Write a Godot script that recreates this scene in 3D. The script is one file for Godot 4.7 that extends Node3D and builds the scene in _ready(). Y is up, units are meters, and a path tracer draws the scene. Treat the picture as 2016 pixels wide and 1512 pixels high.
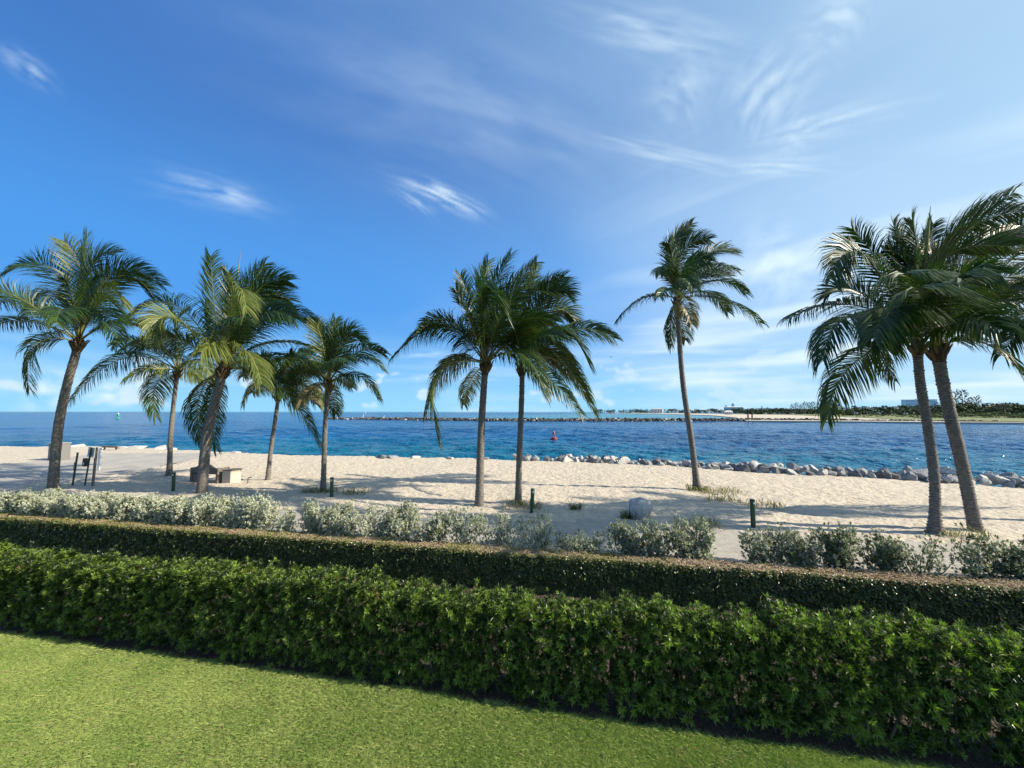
extends Node3D
# A palm-lined beach beside an inlet, seen over two hedges from a raised terrace.
# x runs along the garden wall, -z out to sea; sand lies at y = 0, the lawn at -0.5, the sea at -1.

const LAWN := -0.5
const SEA := -1.0
const WALL_TOP := 0.15
const SUN_FROM := Vector3(0.829, 0.559, -0.014)
const SHORE := [[-71.6, -25.3], [-51.6, -25.5], [-41.4, -26.5], [-29.3, -25.2], [-23.8, -24.3], [-13.2, -24.1], [-4.9, -24.3], [1.4, -23.7], [6.5, -22.4], [10.6, -21.0], [14.2, -20.3], [17.2, -19.2], [19.3, -18.4]]
const PLAZA := [[-28.1, -10.0], [-44.8, -15.9], [-33.1, -16.4], [-35.2, -22.2], [-31.9, -23.5], [-25.9, -24.0], [-24.6, -20.5], [-23.4, -17.3], [-22.3, -15.2], [-21.9, -13.9], [-23.0, -12.7], [-23.7, -11.2]]
const FAR_BEACH := [[104.3, -2212.7], [197.4, -1090.4], [150.6, -507.4], [99.5, -282.4], [66.4, -177.4], [104.7, -170.6], [144.5, -159.4], [174.6, -153.2], [349.3, -306.1], [289.1, -318.5], [261.8, -426.1], [272.8, -578.5], [301.8, -855.1], [411.3, -2271.3], [178.8, -3793.1]]
const FAR_SCRUB := [[312.4, -885.3], [267.5, -567.2], [172.5, -280.8], [136.0, -191.3], [138.5, -172.3], [151.1, -166.6], [190.3, -166.9], [1205.5, -1055.6], [942.2, -1170.5], [705.0, -1372.9], [468.6, -1327.8]]
const WISPS := [[-49.6, 25.0, 5.0, 1.5, 3.2, 0.35], [-48.4, 25.1, 2.9, 0.7, 3.2, 0.50], [-21.1, 29.9, 5.2, 1.1, -16.9, 0.90], [-25.6, 28.9, 2.6, 0.8, -28.1, 0.40], [-64.3, 29.8, 1.4, 0.8, -15.6, 0.50], [12.5, 32.8, 9.1, 0.9, -24.0, 0.50], [25.2, 28.5, 4.8, 0.9, -17.8, 0.55], [-11.2, 39.2, 14.3, 5.3, -18.5, 0.16], [24.3, 35.9, 3.4, 3.0, 46.3, 0.60], [14.5, 38.9, 3.2, 2.7, -45.8, 0.40], [30.0, 31.0, 5.6, 1.2, -8.7, 0.45], [31.6, 39.2, 2.3, 1.9, -42.8, 0.50], [11.3, 44.5, 8.3, 1.7, -24.1, 0.50], [27.2, 30.9, 1.3, 1.5, -12.0, 0.40], [-25.1, 40.5, 16.5, 8.3, -4.0, 0.13], [-56.9, 2.2, 4.2, 1.4, 9.5, 0.50], [-61.0, 2.2, 1.7, 2.0, -41.3, 0.90], [-57.0, 1.9, 1.5, 1.1, 12.3, 0.70], [13.9, 8.9, 10.2, 0.8, -0.3, 0.50], [13.8, 5.0, 11.7, 0.8, -1.5, 0.45], [24.9, 18.0, 3.3, 4.5, 24.6, 0.50], [-20.2, 5.1, 8.8, 0.6, 2.1, 0.60], [-23.4, 8.4, 4.3, 0.5, 4.3, 0.40], [9.6, 11.7, 7.2, 0.9, -1.6, 0.30]]
const SHRUBS := [
	[-20.19, -8.50, 1.45, 0.62, 62, 0.80, "dense silver-leaved shrub in the unbroken row behind the ivy wall"],
	[-18.00, -8.50, 1.35, 0.65, 62, 0.80, "dense silver-leaved shrub in the unbroken row behind the ivy wall"],
	[-16.42, -8.50, 0.80, 0.68, 62, 0.80, "dense silver-leaved shrub in the unbroken row behind the ivy wall"],
	[-15.41, -8.50, 0.76, 0.77, 62, 0.80, "dense silver-leaved shrub in the unbroken row behind the ivy wall"],
	[-14.47, -8.50, 0.72, 0.81, 62, 0.80, "dense silver-leaved shrub in the unbroken row behind the ivy wall"],
	[-13.58, -8.50, 0.69, 0.79, 62, 0.80, "dense silver-leaved shrub in the unbroken row behind the ivy wall"],
	[-12.72, -8.50, 0.67, 0.82, 62, 0.80, "dense silver-leaved shrub in the unbroken row behind the ivy wall"],
	[-11.88, -8.50, 0.65, 0.78, 62, 0.80, "dense silver-leaved shrub in the unbroken row behind the ivy wall"],
	[-11.06, -8.50, 0.64, 0.81, 62, 0.80, "dense silver-leaved shrub in the unbroken row behind the ivy wall"],
	[-10.27, -8.50, 0.62, 0.84, 62, 0.80, "dense silver-leaved shrub in the unbroken row behind the ivy wall"],
	[-9.52, -8.50, 0.58, 0.87, 62, 0.80, "dense silver-leaved shrub in the unbroken row behind the ivy wall"],
	[-8.80, -8.50, 0.57, 0.87, 62, 0.80, "dense silver-leaved shrub in the unbroken row behind the ivy wall"],
	[-8.12, -8.50, 0.54, 0.95, 62, 0.80, "dense silver-leaved shrub in the unbroken row behind the ivy wall"],
	[-7.31, -8.50, 0.34, 0.64, 26, 0.75, "thin silvery shrub in the gap between the two dense rows"],
	[-6.44, -8.50, 0.56, 0.84, 56, 0.68, "dense silver-green shrub in the row in front of the close palms"],
	[-5.68, -8.50, 0.54, 0.87, 56, 0.68, "dense silver-green shrub in the row in front of the close palms"],
	[-4.94, -8.50, 0.52, 0.79, 56, 0.68, "dense silver-green shrub in the row in front of the close palms"],
	[-4.23, -8.50, 0.51, 0.88, 56, 0.68, "dense silver-green shrub in the row in front of the close palms"],
	[-3.50, -8.50, 0.52, 0.80, 56, 0.68, "dense silver-green shrub in the row in front of the close palms"],
	[-2.68, -8.50, 0.49, 0.88, 30, 0.66, "open silver-green shrub with bare lower stems at the end of the dense row"],
	[-1.92, -8.50, 0.50, 0.85, 26, 0.60, "loose silver-green shrub in front of the straight palm of the close pair"],
	[-0.91, -8.50, 0.60, 0.82, 18, 0.55, "sparse leggy shrub in front of the bollard by the close palms"],
	[-0.14, -8.50, 0.58, 0.41, 31, 0.50, "low pale shrub between two taller ones, beside the bare path"],
	[0.64, -8.50, 0.34, 0.74, 14, 0.50, "single-stemmed wispy shrub in front of the round boulder"],
	[1.23, -8.50, 0.76, 0.80, 49, 0.45, "broad grey-green shrub in front of the round boulder"],
	[2.11, -8.50, 0.65, 0.84, 43, 0.42, "broad grey-green shrub with leggy stems leaning over the path"],
	[3.38, -8.50, 0.48, 0.81, 40, 0.38, "green shrub in front of the lone bollard"],
	[3.96, -8.50, 0.52, 0.72, 37, 0.38, "green shrub next to the one in front of the lone bollard"],
	[4.64, -8.50, 0.48, 0.90, 49, 0.20, "dark green shrub with the fullest crown of leaves"],
	[5.26, -8.50, 0.49, 0.84, 40, 0.18, "dark green leggy shrub with bare stems"],
	[5.93, -8.50, 0.50, 0.85, 18, 0.25, "very sparse shrub with many bare stems at the foot of the flared palm"],
	[6.85, -8.50, 0.41, 0.88, 37, 0.22, "green shrub in front of the dark leaning trunk"],
	[7.36, -8.50, 0.39, 0.84, 40, 0.20, "green shrub just past the dark leaning trunk"],
	[7.89, -8.50, 0.40, 0.85, 40, 0.22, "green shrub ending the row past the dark leaning trunk"],
	[8.54, -8.50, 0.55, 0.84, 40, 0.22, "green shrub beyond the end of the row"]]
const FAR_TREES := [
	[74, -2357, 22.7, 1.60, "broad"], [89, -2401, 25.6, 1.29, "broad"], [106, -2244, 19.3, 1.51, "pine"], [146, -2369, 25.2, 1.71, "broad"], [151, -2319, 21.9, 1.58, "broad"], [170, -2398, 18.3, 1.46, "palm"],
	[181, -2193, 18.3, 1.54, "palm"], [196, -2098, 19.6, 2.02, "broad"], [194, -2085, 21.2, 1.40, "pine"], [235, -2282, 17.9, 1.24, "palm"], [244, -2200, 22.9, 1.57, "palm"], [253, -2168, 24.9, 2.16, "broad"],
	[279, -2236, 18.0, 1.42, "pine"], [267, -2085, 22.5, 1.44, "broad"], [280, -2068, 16.5, 1.75, "broad"], [311, -2196, 23.9, 1.84, "broad"], [307, -2023, 19.7, 1.88, "broad"], [340, -2149, 19.0, 1.48, "pine"],
	[351, -2082, 23.2, 1.72, "broad"], [375, -2100, 17.4, 1.62, "broad"], [364, -1988, 16.1, 1.92, "palm"], [392, -2054, 21.4, 1.99, "pine"], [382, -1885, 20.4, 1.36, "broad"], [421, -2000, 23.8, 1.73, "broad"],
	[392, -1796, 16.3, 1.99, "pine"], [418, -1861, 17.1, 1.88, "pine"], [428, -1862, 18.1, 1.34, "broad"], [434, -1832, 16.8, 1.84, "broad"], [423, -1747, 18.6, 1.38, "pine"], [463, -1853, 18.3, 1.21, "palm"],
	[435, -1668, 19.4, 1.72, "broad"], [450, -1685, 15.9, 1.81, "broad"], [477, -1736, 15.5, 1.61, "broad"], [433, -1549, 14.3, 1.77, "palm"], [467, -1622, 16.8, 1.56, "palm"], [442, -1515, 19.0, 1.69, "broad"],
	[476, -1594, 20.9, 1.59, "pine"], [495, -1626, 19.2, 1.81, "broad"], [473, -1505, 15.7, 1.58, "broad"], [505, -1558, 15.7, 2.04, "broad"], [508, -1534, 14.7, 2.07, "palm"], [516, -1505, 19.2, 1.51, "broad"],
	[458, -1307, 16.0, 2.01, "broad"], [467, -1317, 14.7, 1.38, "palm"], [474, -1326, 18.3, 1.70, "broad"], [509, -1387, 17.5, 1.71, "palm"], [482, -1287, 15.1, 1.72, "palm"], [474, -1258, 16.8, 1.30, "broad"],
	[459, -1179, 14.1, 2.12, "palm"], [449, -1157, 12.6, 1.21, "broad"], [514, -1294, 16.3, 1.93, "broad"], [490, -1213, 16.8, 1.66, "palm"], [460, -1122, 13.5, 1.29, "pine"], [484, -1172, 16.4, 2.19, "broad"],
	[487, -1147, 15.2, 1.21, "broad"], [462, -1082, 13.4, 1.52, "pine"], [467, -1071, 16.2, 1.39, "pine"], [450, -1020, 11.7, 1.47, "pine"], [473, -1060, 16.0, 1.45, "broad"], [446, -987, 13.7, 1.56, "broad"],
	[431, -934, 12.4, 1.55, "palm"], [444, -944, 11.3, 2.09, "palm"], [291, -777, 11.6, 1.69, "broad"], [292, -760, 12.4, 1.63, "broad"], [306, -778, 11.3, 1.92, "broad"], [303, -749, 10.0, 1.65, "broad"],
	[301, -728, 11.4, 1.64, "broad"], [311, -733, 9.9, 1.67, "broad"], [336, -776, 10.3, 1.79, "broad"], [331, -751, 10.8, 1.83, "broad"], [328, -730, 11.7, 1.95, "broad"], [356, -773, 11.0, 2.03, "broad"],
	[354, -752, 10.4, 1.68, "broad"], [356, -743, 11.2, 2.00, "broad"], [380, -780, 11.0, 1.91, "broad"], [377, -758, 10.0, 2.10, "broad"], [388, -769, 10.8, 1.75, "broad"], [396, -772, 11.7, 1.91, "broad"],
	[386, -741, 9.6, 2.10, "broad"], [397, -748, 10.8, 2.17, "broad"], [298, -732, 14.7, 0.79, "pine"], [286, -682, 12.2, 1.00, "pine"], [320, -681, 16.9, 0.82, "pine"], [323, -675, 19.2, 0.91, "pine"],
	[348, -713, 17.5, 0.90, "pine"], [358, -721, 21.9, 1.04, "pine"], [367, -727, 21.2, 1.00, "pine"], [351, -683, 21.6, 0.84, "pine"], [403, -768, 22.1, 0.87, "pine"], [406, -757, 20.0, 0.78, "pine"],
	[407, -733, 16.0, 1.02, "pine"], [269, -503, 10.9, 2.03, "broad"], [236, -433, 9.1, 1.60, "broad"], [246, -444, 9.7, 1.72, "broad"], [270, -478, 9.7, 1.56, "broad"], [254, -442, 8.6, 1.98, "broad"],
	[316, -540, 11.5, 2.07, "broad"], [273, -460, 10.1, 1.62, "broad"], [352, -582, 10.5, 2.08, "broad"], [283, -461, 9.3, 1.73, "broad"], [298, -480, 8.2, 2.03, "broad"], [375, -594, 12.5, 1.70, "broad"],
	[321, -501, 9.4, 1.71, "broad"], [355, -543, 10.5, 1.94, "broad"], [309, -466, 10.2, 1.67, "broad"], [385, -572, 12.0, 1.56, "broad"], [374, -545, 11.1, 2.19, "broad"], [341, -490, 9.1, 1.76, "broad"],
	[388, -551, 13.1, 1.98, "broad"], [423, -590, 14.6, 1.97, "broad"], [424, -583, 10.5, 2.13, "broad"], [379, -515, 10.1, 2.14, "broad"], [420, -564, 13.3, 2.19, "broad"], [422, -560, 10.5, 1.55, "broad"],
	[463, -607, 11.2, 1.96, "broad"], [373, -482, 12.2, 1.63, "broad"], [368, -469, 12.0, 1.94, "broad"], [368, -463, 11.7, 2.02, "broad"], [490, -611, 14.0, 2.20, "broad"], [403, -497, 13.9, 2.06, "broad"],
	[503, -610, 13.4, 1.87, "broad"], [419, -502, 11.1, 2.14, "broad"], [471, -559, 11.0, 1.82, "broad"], [534, -626, 14.7, 1.89, "broad"], [499, -578, 9.4, 1.87, "broad"], [488, -560, 11.4, 2.00, "broad"],
	[534, -605, 13.9, 1.55, "broad"], [477, -536, 14.3, 1.51, "broad"], [421, -469, 10.8, 1.71, "broad"], [567, -626, 13.0, 2.06, "broad"], [539, -590, 14.5, 1.76, "broad"], [491, -532, 9.8, 1.66, "broad"],
	[589, -633, 13.9, 1.74, "broad"], [507, -541, 10.4, 1.85, "broad"], [589, -621, 15.4, 2.04, "broad"], [463, -485, 13.2, 1.93, "broad"], [623, -647, 14.2, 1.89, "broad"], [503, -516, 8.8, 1.85, "broad"],
	[333, -590, 15.3, 1.13, "palm"], [280, -470, 11.7, 0.98, "palm"], [308, -500, 11.8, 0.92, "palm"], [325, -510, 10.9, 0.96, "palm"], [324, -494, 12.0, 1.10, "palm"], [323, -470, 12.1, 1.11, "palm"],
	[412, -583, 12.0, 1.06, "palm"], [385, -526, 11.0, 1.11, "palm"], [405, -537, 11.7, 0.93, "palm"], [437, -559, 14.7, 1.11, "palm"], [466, -584, 17.3, 0.98, "palm"], [427, -526, 16.2, 1.09, "palm"],
	[415, -493, 13.0, 1.03, "palm"], [420, -489, 13.8, 0.98, "palm"], [543, -616, 17.8, 0.98, "palm"], [551, -616, 17.1, 0.93, "palm"], [544, -589, 16.4, 1.01, "palm"], [547, -576, 15.4, 1.02, "palm"],
	[552, -571, 15.0, 0.93, "palm"], [305, -392, 8.5, 1.89, "broad"], [330, -418, 12.6, 1.54, "broad"], [303, -376, 11.2, 1.81, "broad"], [327, -398, 9.2, 1.81, "broad"], [365, -435, 13.2, 1.75, "broad"],
	[368, -431, 10.7, 1.85, "broad"], [339, -390, 11.5, 1.49, "broad"], [386, -437, 11.3, 1.67, "broad"], [372, -414, 11.3, 1.88, "broad"], [361, -395, 11.2, 1.87, "broad"], [387, -417, 11.1, 1.46, "broad"],
	[359, -381, 12.1, 1.65, "broad"], [393, -413, 13.8, 1.86, "broad"], [391, -406, 14.1, 1.62, "broad"], [430, -439, 14.3, 1.87, "broad"], [336, -425, 24.8, 0.62, "pine"], [332, -414, 25.1, 0.70, "pine"],
	[351, -431, 18.4, 0.80, "pine"], [348, -421, 19.0, 0.80, "pine"], [354, -470, 14.8, 0.80, "pine"], [278, -318, 10.2, 1.20, "pine"], [274, -317, 9.1, 1.10, "pine"], [419, -455, 16.4, 0.90, "pine"],
	[206, -341, 1.3, 2.19, "bush"], [198, -320, 1.4, 2.53, "bush"], [243, -384, 2.8, 1.99, "bush"], [208, -323, 1.2, 2.57, "bush"], [249, -379, 2.4, 2.17, "bush"], [244, -364, 2.0, 2.41, "bush"],
	[215, -314, 1.4, 2.61, "bush"], [220, -315, 2.6, 2.09, "bush"], [225, -317, 1.9, 2.41, "bush"], [173, -240, 2.2, 1.83, "bush"], [199, -269, 1.9, 1.84, "bush"], [253, -337, 3.9, 2.56, "bush"],
	[187, -244, 3.2, 2.43, "bush"], [211, -272, 3.9, 2.71, "bush"], [237, -299, 2.9, 2.29, "bush"], [253, -312, 2.7, 2.74, "bush"], [235, -285, 3.9, 2.72, "bush"], [297, -355, 3.6, 2.66, "bush"],
	[239, -281, 3.0, 2.27, "bush"], [293, -338, 4.1, 2.43, "bush"], [321, -364, 2.6, 2.55, "bush"], [239, -268, 2.9, 2.66, "bush"], [257, -284, 4.1, 2.50, "bush"], [237, -259, 3.4, 2.35, "bush"],
	[258, -278, 4.1, 2.00, "bush"], [285, -302, 3.8, 1.99, "bush"], [326, -341, 3.0, 2.11, "bush"], [298, -307, 3.5, 2.07, "bush"]]
const PALM_SHAPES := {
	"P1": {"at": Vector3(-20.98, 0, -11.91), "radii": [0.205, 0.160], "flare": 0.08, "reach": 4.4, "trunk": [[0.00, 0.00, 0.00], [0.02, 2.39, -0.00], [0.22, 4.13, -0.04], [0.44, 5.25, -0.08], [0.54, 5.89, -0.10]],
		"fronds": [[0.22, 3.13, -0.16, -1.17, 4.37, 0.06, 1], [-0.04, 3.98, 0.18, 1.46, 3.65, -0.04, 0], [-0.58, 2.39, -0.24, -0.62, 4.77, -0.36, 0],
			[-0.74, 4.62, 0.32, -3.03, 2.71, 0.81, 0], [-1.88, 2.37, 0.36, -4.52, 1.47, 0.86, 0], [-1.69, 1.38, 0.67, -3.30, 0.39, 1.10, 0],
			[-0.55, 0.48, 1.48, 0.78, -2.11, 1.71, 1], [0.84, 4.52, -0.04, 3.44, 2.32, -0.50, 0], [0.40, 4.76, -0.69, 2.08, 2.04, -1.22, 0],
			[3.53, 2.50, 1.35, 4.92, 0.79, 1.80, 1], [3.39, 2.06, 1.40, 4.90, -0.70, 1.83, 0], [0.61, 1.71, -0.74, 2.18, 0.33, -1.26, 0],
			[-2.97, 3.84, -1.11, -5.57, 1.53, -1.20, 0], [-2.41, 4.18, -1.42, -1.00, 1.41, -2.35, 0], [1.75, 1.96, 1.37, 2.25, 1.90, 1.87, 0],
			[2.75, 1.44, 2.16, 3.90, -0.03, 2.88, 0], [2.30, 1.80, 1.29, 3.59, 1.89, 1.65, 0]]},
	"P2": {"at": Vector3(-19.26, 0, -14.98), "radii": [0.130, 0.095], "flare": 0.50, "reach": 4.2, "trunk": [[0.00, 0.00, 0.00], [-0.05, 1.82, 0.01], [-0.02, 3.39, 0.00], [0.04, 4.51, -0.01], [0.08, 4.98, -0.02]],
		"fronds": [[-2.58, 1.96, 0.67, -4.68, -1.55, 1.13, 0], [-0.17, 0.27, 1.19, -0.65, -0.60, 1.69, 1], [-2.63, -0.06, -0.51, -2.35, -2.25, -0.92, 0],
			[-0.04, 1.99, 0.26, -1.72, 2.29, 0.67, 0], [-1.26, 2.61, -0.38, -0.60, 3.17, -0.73, 0], [-0.70, 2.72, -0.95, 0.27, 1.68, -1.51, 0],
			[1.98, 1.03, 0.76, 3.28, -0.68, 0.92, 1], [-1.89, 0.72, -1.92, -1.77, -0.22, -2.75, 1], [0.57, 2.07, 1.57, 0.49, 0.50, 2.18, 0],
			[0.56, 1.88, 0.55, 0.25, 2.99, 0.84, 0], [-2.86, 1.85, -1.60, -4.48, 1.62, -2.05, 0]]},
	"P3": {"at": Vector3(-14.00, 0, -12.07), "radii": [0.225, 0.165], "flare": 0.05, "reach": 4.7, "trunk": [[0.00, 0.00, 0.00], [0.07, 2.02, -0.01], [0.27, 3.24, -0.05], [0.45, 4.13, -0.09], [0.54, 4.68, -0.10]],
		"fronds": [[-0.42, 2.27, 0.20, -0.57, 4.32, 0.27, 0], [0.98, 2.34, 0.51, 0.85, 3.39, 0.78, 0], [0.38, 2.91, -0.25, 1.16, 4.15, -0.46, 0],
			[0.89, 3.74, 0.01, 2.46, 3.30, -0.23, 0], [0.17, 3.95, -0.76, 1.64, 2.88, -1.30, 0], [2.01, 2.83, 0.70, 3.69, 1.53, 0.76, 0],
			[1.83, 3.24, -0.18, 3.66, 1.49, -0.48, 0], [1.37, 1.73, -0.55, 3.56, 0.61, -1.07, 0], [2.92, 1.14, 1.95, 4.23, -0.87, 2.59, 1],
			[2.26, 0.26, -0.26, 3.83, -2.91, -0.49, 0], [-1.20, 2.92, 1.73, -0.45, 0.61, 2.11, 1], [-2.24, 4.03, 0.31, -3.91, 1.85, 0.59, 0],
			[-2.39, -0.68, -0.62, -2.01, -2.91, -1.07, 0], [-1.29, -1.42, -0.55, -1.10, -3.17, -0.86, 0], [2.55, 3.83, 2.05, 3.71, 1.22, 2.72, 1],
			[3.00, 1.06, 2.36, 2.99, 0.00, 3.40, 1], [-2.64, 1.60, -1.40, -3.32, 3.09, -1.94, 0], [2.48, 1.59, 2.18, 3.75, 1.02, 2.86, 0],
			[2.26, 0.85, -0.14, 4.49, -0.18, -0.46, 0], [-0.44, 1.13, -1.36, -0.67, 3.73, -1.83, 0], [-0.76, 1.02, -1.94, -0.16, -0.01, -2.79, 0]]},
	"P4": {"at": Vector3(-13.84, 0, -14.91), "radii": [0.115, 0.085], "flare": 0.22, "reach": 3.9, "trunk": [[0.00, 0.00, 0.00], [0.09, 1.44, -0.02], [0.20, 2.56, -0.04], [0.28, 3.37, -0.05], [0.30, 3.86, -0.06]],
		"fronds": [[-0.77, 1.21, 0.59, -1.02, -0.58, 0.79, 1], [1.39, 1.24, 0.31, 2.54, -0.66, 0.30, 1], [0.57, 1.02, 0.93, 0.30, 1.52, 1.34, 0],
			[-0.18, 1.69, -0.49, 0.92, 2.09, -0.88, 0], [0.16, 1.75, -0.97, 1.27, 0.76, -1.52, 0], [1.52, 0.91, 1.36, 2.10, 1.54, 1.82, 0],
			[2.13, 0.58, 1.31, 3.23, -0.54, 1.71, 2], [-2.13, 0.63, -1.49, -3.30, 0.13, -1.93, 0], [-0.81, 0.82, -1.77, -1.10, -0.62, -2.39, 0],
			[-2.00, 1.75, -0.90, -3.09, 0.89, -1.14, 0]]},
	"P5": {"at": Vector3(-9.76, 0, -13.15), "radii": [0.120, 0.090], "flare": 0.22, "reach": 3.9, "trunk": [[0.00, 0.00, 0.00], [-0.01, 1.18, 0.00], [-0.01, 2.55, 0.00], [0.04, 3.59, -0.01], [0.07, 4.15, -0.01]],
		"fronds": [[0.22, 1.26, 0.30, 0.47, 2.37, 0.37, 0], [0.09, 1.59, 0.51, -0.09, 2.17, 0.73, 1], [0.62, 2.50, 0.28, 1.52, 1.52, 0.25, 0],
			[-0.43, 2.22, -1.03, -0.07, 2.45, -1.49, 0], [1.18, 1.66, 0.16, 2.33, 0.43, 0.08, 0], [1.58, 0.79, 0.30, 2.31, -0.66, 0.38, 0],
			[-0.77, -0.41, -1.26, -0.89, -1.23, -1.73, 0], [-1.31, 1.33, -0.43, -2.13, -0.15, -0.51, 0], [0.04, -0.11, 1.15, 0.11, -0.87, 1.55, 2],
			[-1.34, 1.37, -0.84, -2.23, 1.43, -1.05, 0], [1.51, 0.98, 1.86, 2.45, 0.46, 2.43, 0], [-1.07, 1.23, -1.48, -1.72, 2.29, -1.95, 0],
			[-0.75, 0.58, -1.80, -0.66, -0.04, -2.50, 0]]},
	"P6": {"at": Vector3(-3.45, 0, -12.39), "radii": [0.165, 0.125], "flare": 0.22, "reach": 4.2, "trunk": [[0.00, 0.00, 0.00], [0.02, 1.45, -0.00], [0.06, 2.69, -0.01], [0.13, 3.94, -0.02], [0.18, 4.64, -0.04]],
		"fronds": [[-1.09, 2.39, 0.48, -2.90, 0.14, 0.92, 0], [-2.02, 0.54, 1.10, -1.16, -2.59, 1.18, 1], [-1.55, 0.83, -0.07, -2.16, -1.77, -0.09, 0],
			[-1.25, -0.35, -1.72, -1.51, -1.34, -2.36, 1], [-0.33, 1.90, 0.32, -0.76, 2.92, 0.50, 0], [-0.30, 1.61, 1.13, -0.51, 2.05, 1.56, 0],
			[-0.42, 1.98, -0.10, 0.02, 3.67, -0.24, 0], [-0.09, 2.08, 0.13, 0.87, 3.71, -0.01, 0], [0.28, 2.02, -0.29, 1.62, 3.63, -0.63, 0],
			[0.16, 3.29, 0.09, 2.61, 2.34, -0.34, 0], [-0.03, 3.52, 1.89, 1.16, 1.02, 2.33, 0], [1.13, 2.29, -0.52, 2.94, -0.01, -0.97, 0],
			[1.64, 2.13, -0.08, 3.42, -1.33, -0.34, 1], [1.63, 0.84, 1.18, 2.15, -1.16, 1.60, 0], [0.53, 1.03, 1.43, 1.43, 1.70, 1.79, 0],
			[0.06, 0.96, 2.12, 0.25, 0.94, 2.83, 0], [0.36, 1.20, 1.80, 0.50, 1.55, 2.44, 0], [0.97, 1.79, 0.69, 2.42, 1.14, 0.72, 0]]},
	"P7": {"at": Vector3(-2.23, 0, -12.77), "radii": [0.135, 0.100], "flare": 0.22, "reach": 4.3, "trunk": [[0.00, 0.00, 0.00], [0.04, 1.44, -0.01], [0.09, 2.69, -0.02], [0.13, 3.76, -0.02], [0.14, 4.60, -0.03]],
		"fronds": [[0.04, 1.45, 0.13, 0.55, 3.47, 0.08, 0], [0.27, 2.29, 0.28, 1.45, 2.92, 0.17, 0], [0.90, 3.19, -1.25, 1.76, 1.83, -1.79, 0],
			[0.80, 3.10, 0.18, 1.63, 2.34, 0.14, 0], [1.36, 2.34, 0.18, 2.23, -0.07, 0.17, 0], [1.25, 1.01, 0.10, 2.39, -1.65, -0.00, 1],
			[0.75, -0.01, 1.06, 1.96, -1.65, 1.25, 0], [-0.63, 1.32, -1.16, -1.54, 1.23, -1.44, 0], [-0.06, 1.18, 0.69, -0.43, 1.83, 1.00, 0],
			[-0.07, 1.77, -1.30, 0.61, 3.18, -1.89, 0], [0.66, 0.98, 1.86, 1.54, 0.40, 2.38, 0], [-0.04, 1.21, -2.18, -0.45, 2.58, -2.86, 0],
			[-0.02, 1.05, 0.51, -0.12, 2.71, 0.70, 0], [0.38, 1.94, -1.47, 1.86, -0.50, -2.24, 0]]},
	"P8": {"at": Vector3(4.24, 0, -16.31), "radii": [0.145, 0.100], "flare": 0.50, "reach": 3.5, "trunk": [[0.00, 0.00, 0.00], [-0.16, 1.87, 0.03], [-0.40, 3.98, 0.08], [-0.51, 6.05, 0.10], [-0.54, 7.59, 0.10]],
		"fronds": [[-1.41, 0.47, 0.49, -2.43, -1.01, 0.77, 0], [-0.75, 0.11, 2.12, -1.24, -0.72, 2.91, 0], [-0.33, 1.81, 0.93, -0.53, 1.79, 1.27, 0],
			[-0.31, 2.17, 0.18, 0.67, 3.07, 0.03, 0], [-0.20, 2.47, 0.25, 1.31, 2.35, 0.03, 0], [-0.24, 1.41, 1.09, -0.91, 0.48, 1.58, 0],
			[0.94, 2.56, -0.30, 2.48, 1.96, -0.63, 0], [0.92, 1.63, 0.08, 2.37, 1.02, -0.11, 0], [1.72, 1.34, -0.17, 2.69, 0.10, -0.30, 0],
			[1.86, 0.41, -0.24, 3.28, -1.09, -0.47, 0], [-0.24, -0.65, -0.46, -0.13, -1.87, -0.66, 0], [0.49, -0.98, -1.21, 0.66, -1.42, -1.63, 0],
			[-0.18, -0.55, 1.90, -0.13, -1.63, 2.55, 2], [0.20, 1.78, -0.85, 0.66, 3.07, -1.22, 0], [0.00, 1.52, 1.30, 0.80, 0.86, 1.61, 0],
			[-0.71, 2.25, 0.50, 0.33, 2.58, 0.43, 0], [-0.38, 0.63, 2.25, -0.14, -0.54, 2.97, 0], [0.50, 1.09, -0.45, 2.21, 2.52, -0.90, 0],
			[1.65, 1.17, -1.44, 2.56, -0.17, -2.02, 0]]},
	"P9": {"at": Vector3(8.39, 0, -11.46), "radii": [0.130, 0.110], "flare": 0.55, "reach": 3.9, "trunk": [[0.00, 0.00, 0.00], [0.10, 1.26, -0.02], [0.05, 2.51, -0.01], [-0.06, 3.77, 0.01], [-0.06, 4.80, 0.01]],
		"fronds": [[-0.70, 2.03, 0.25, -1.56, 2.91, 0.46, 0], [-1.75, 3.46, 0.80, -2.45, 1.42, 1.09, 0], [-1.47, 1.57, 0.40, -3.27, 0.55, 0.78, 0],
			[-1.05, 2.32, -0.62, -1.55, 1.48, -0.81, 0], [-2.56, 1.29, 1.33, -3.08, -0.67, 1.73, 0], [-2.19, -0.11, 0.70, -2.59, -1.98, 0.87, 1],
			[-0.14, 1.80, 0.19, -0.55, 3.05, 0.32, 0], [0.57, 2.46, -1.32, 0.73, 3.07, -1.77, 0], [-2.00, 1.05, 2.29, -2.99, -0.42, 3.14, 0],
			[0.68, 1.87, -0.85, 1.31, 3.38, -1.22, 0], [1.59, 1.88, -1.52, 3.04, 1.91, -2.23, 0], [0.81, 2.80, -0.75, 1.90, 2.80, -1.17, 0],
			[-0.36, 0.73, -1.35, 0.89, -0.88, -2.08, 0], [1.97, 1.50, -1.93, 3.67, 0.62, -2.80, 0]]},
	"P10": {"at": Vector3(9.67, 0, -11.99), "radii": [0.165, 0.145], "flare": 0.12, "reach": 4.4, "trunk": [[0.00, 0.00, 0.00], [-0.21, 1.66, 0.04], [-0.39, 2.88, 0.07], [-0.53, 3.86, 0.10], [-0.59, 4.72, 0.11]],
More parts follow.
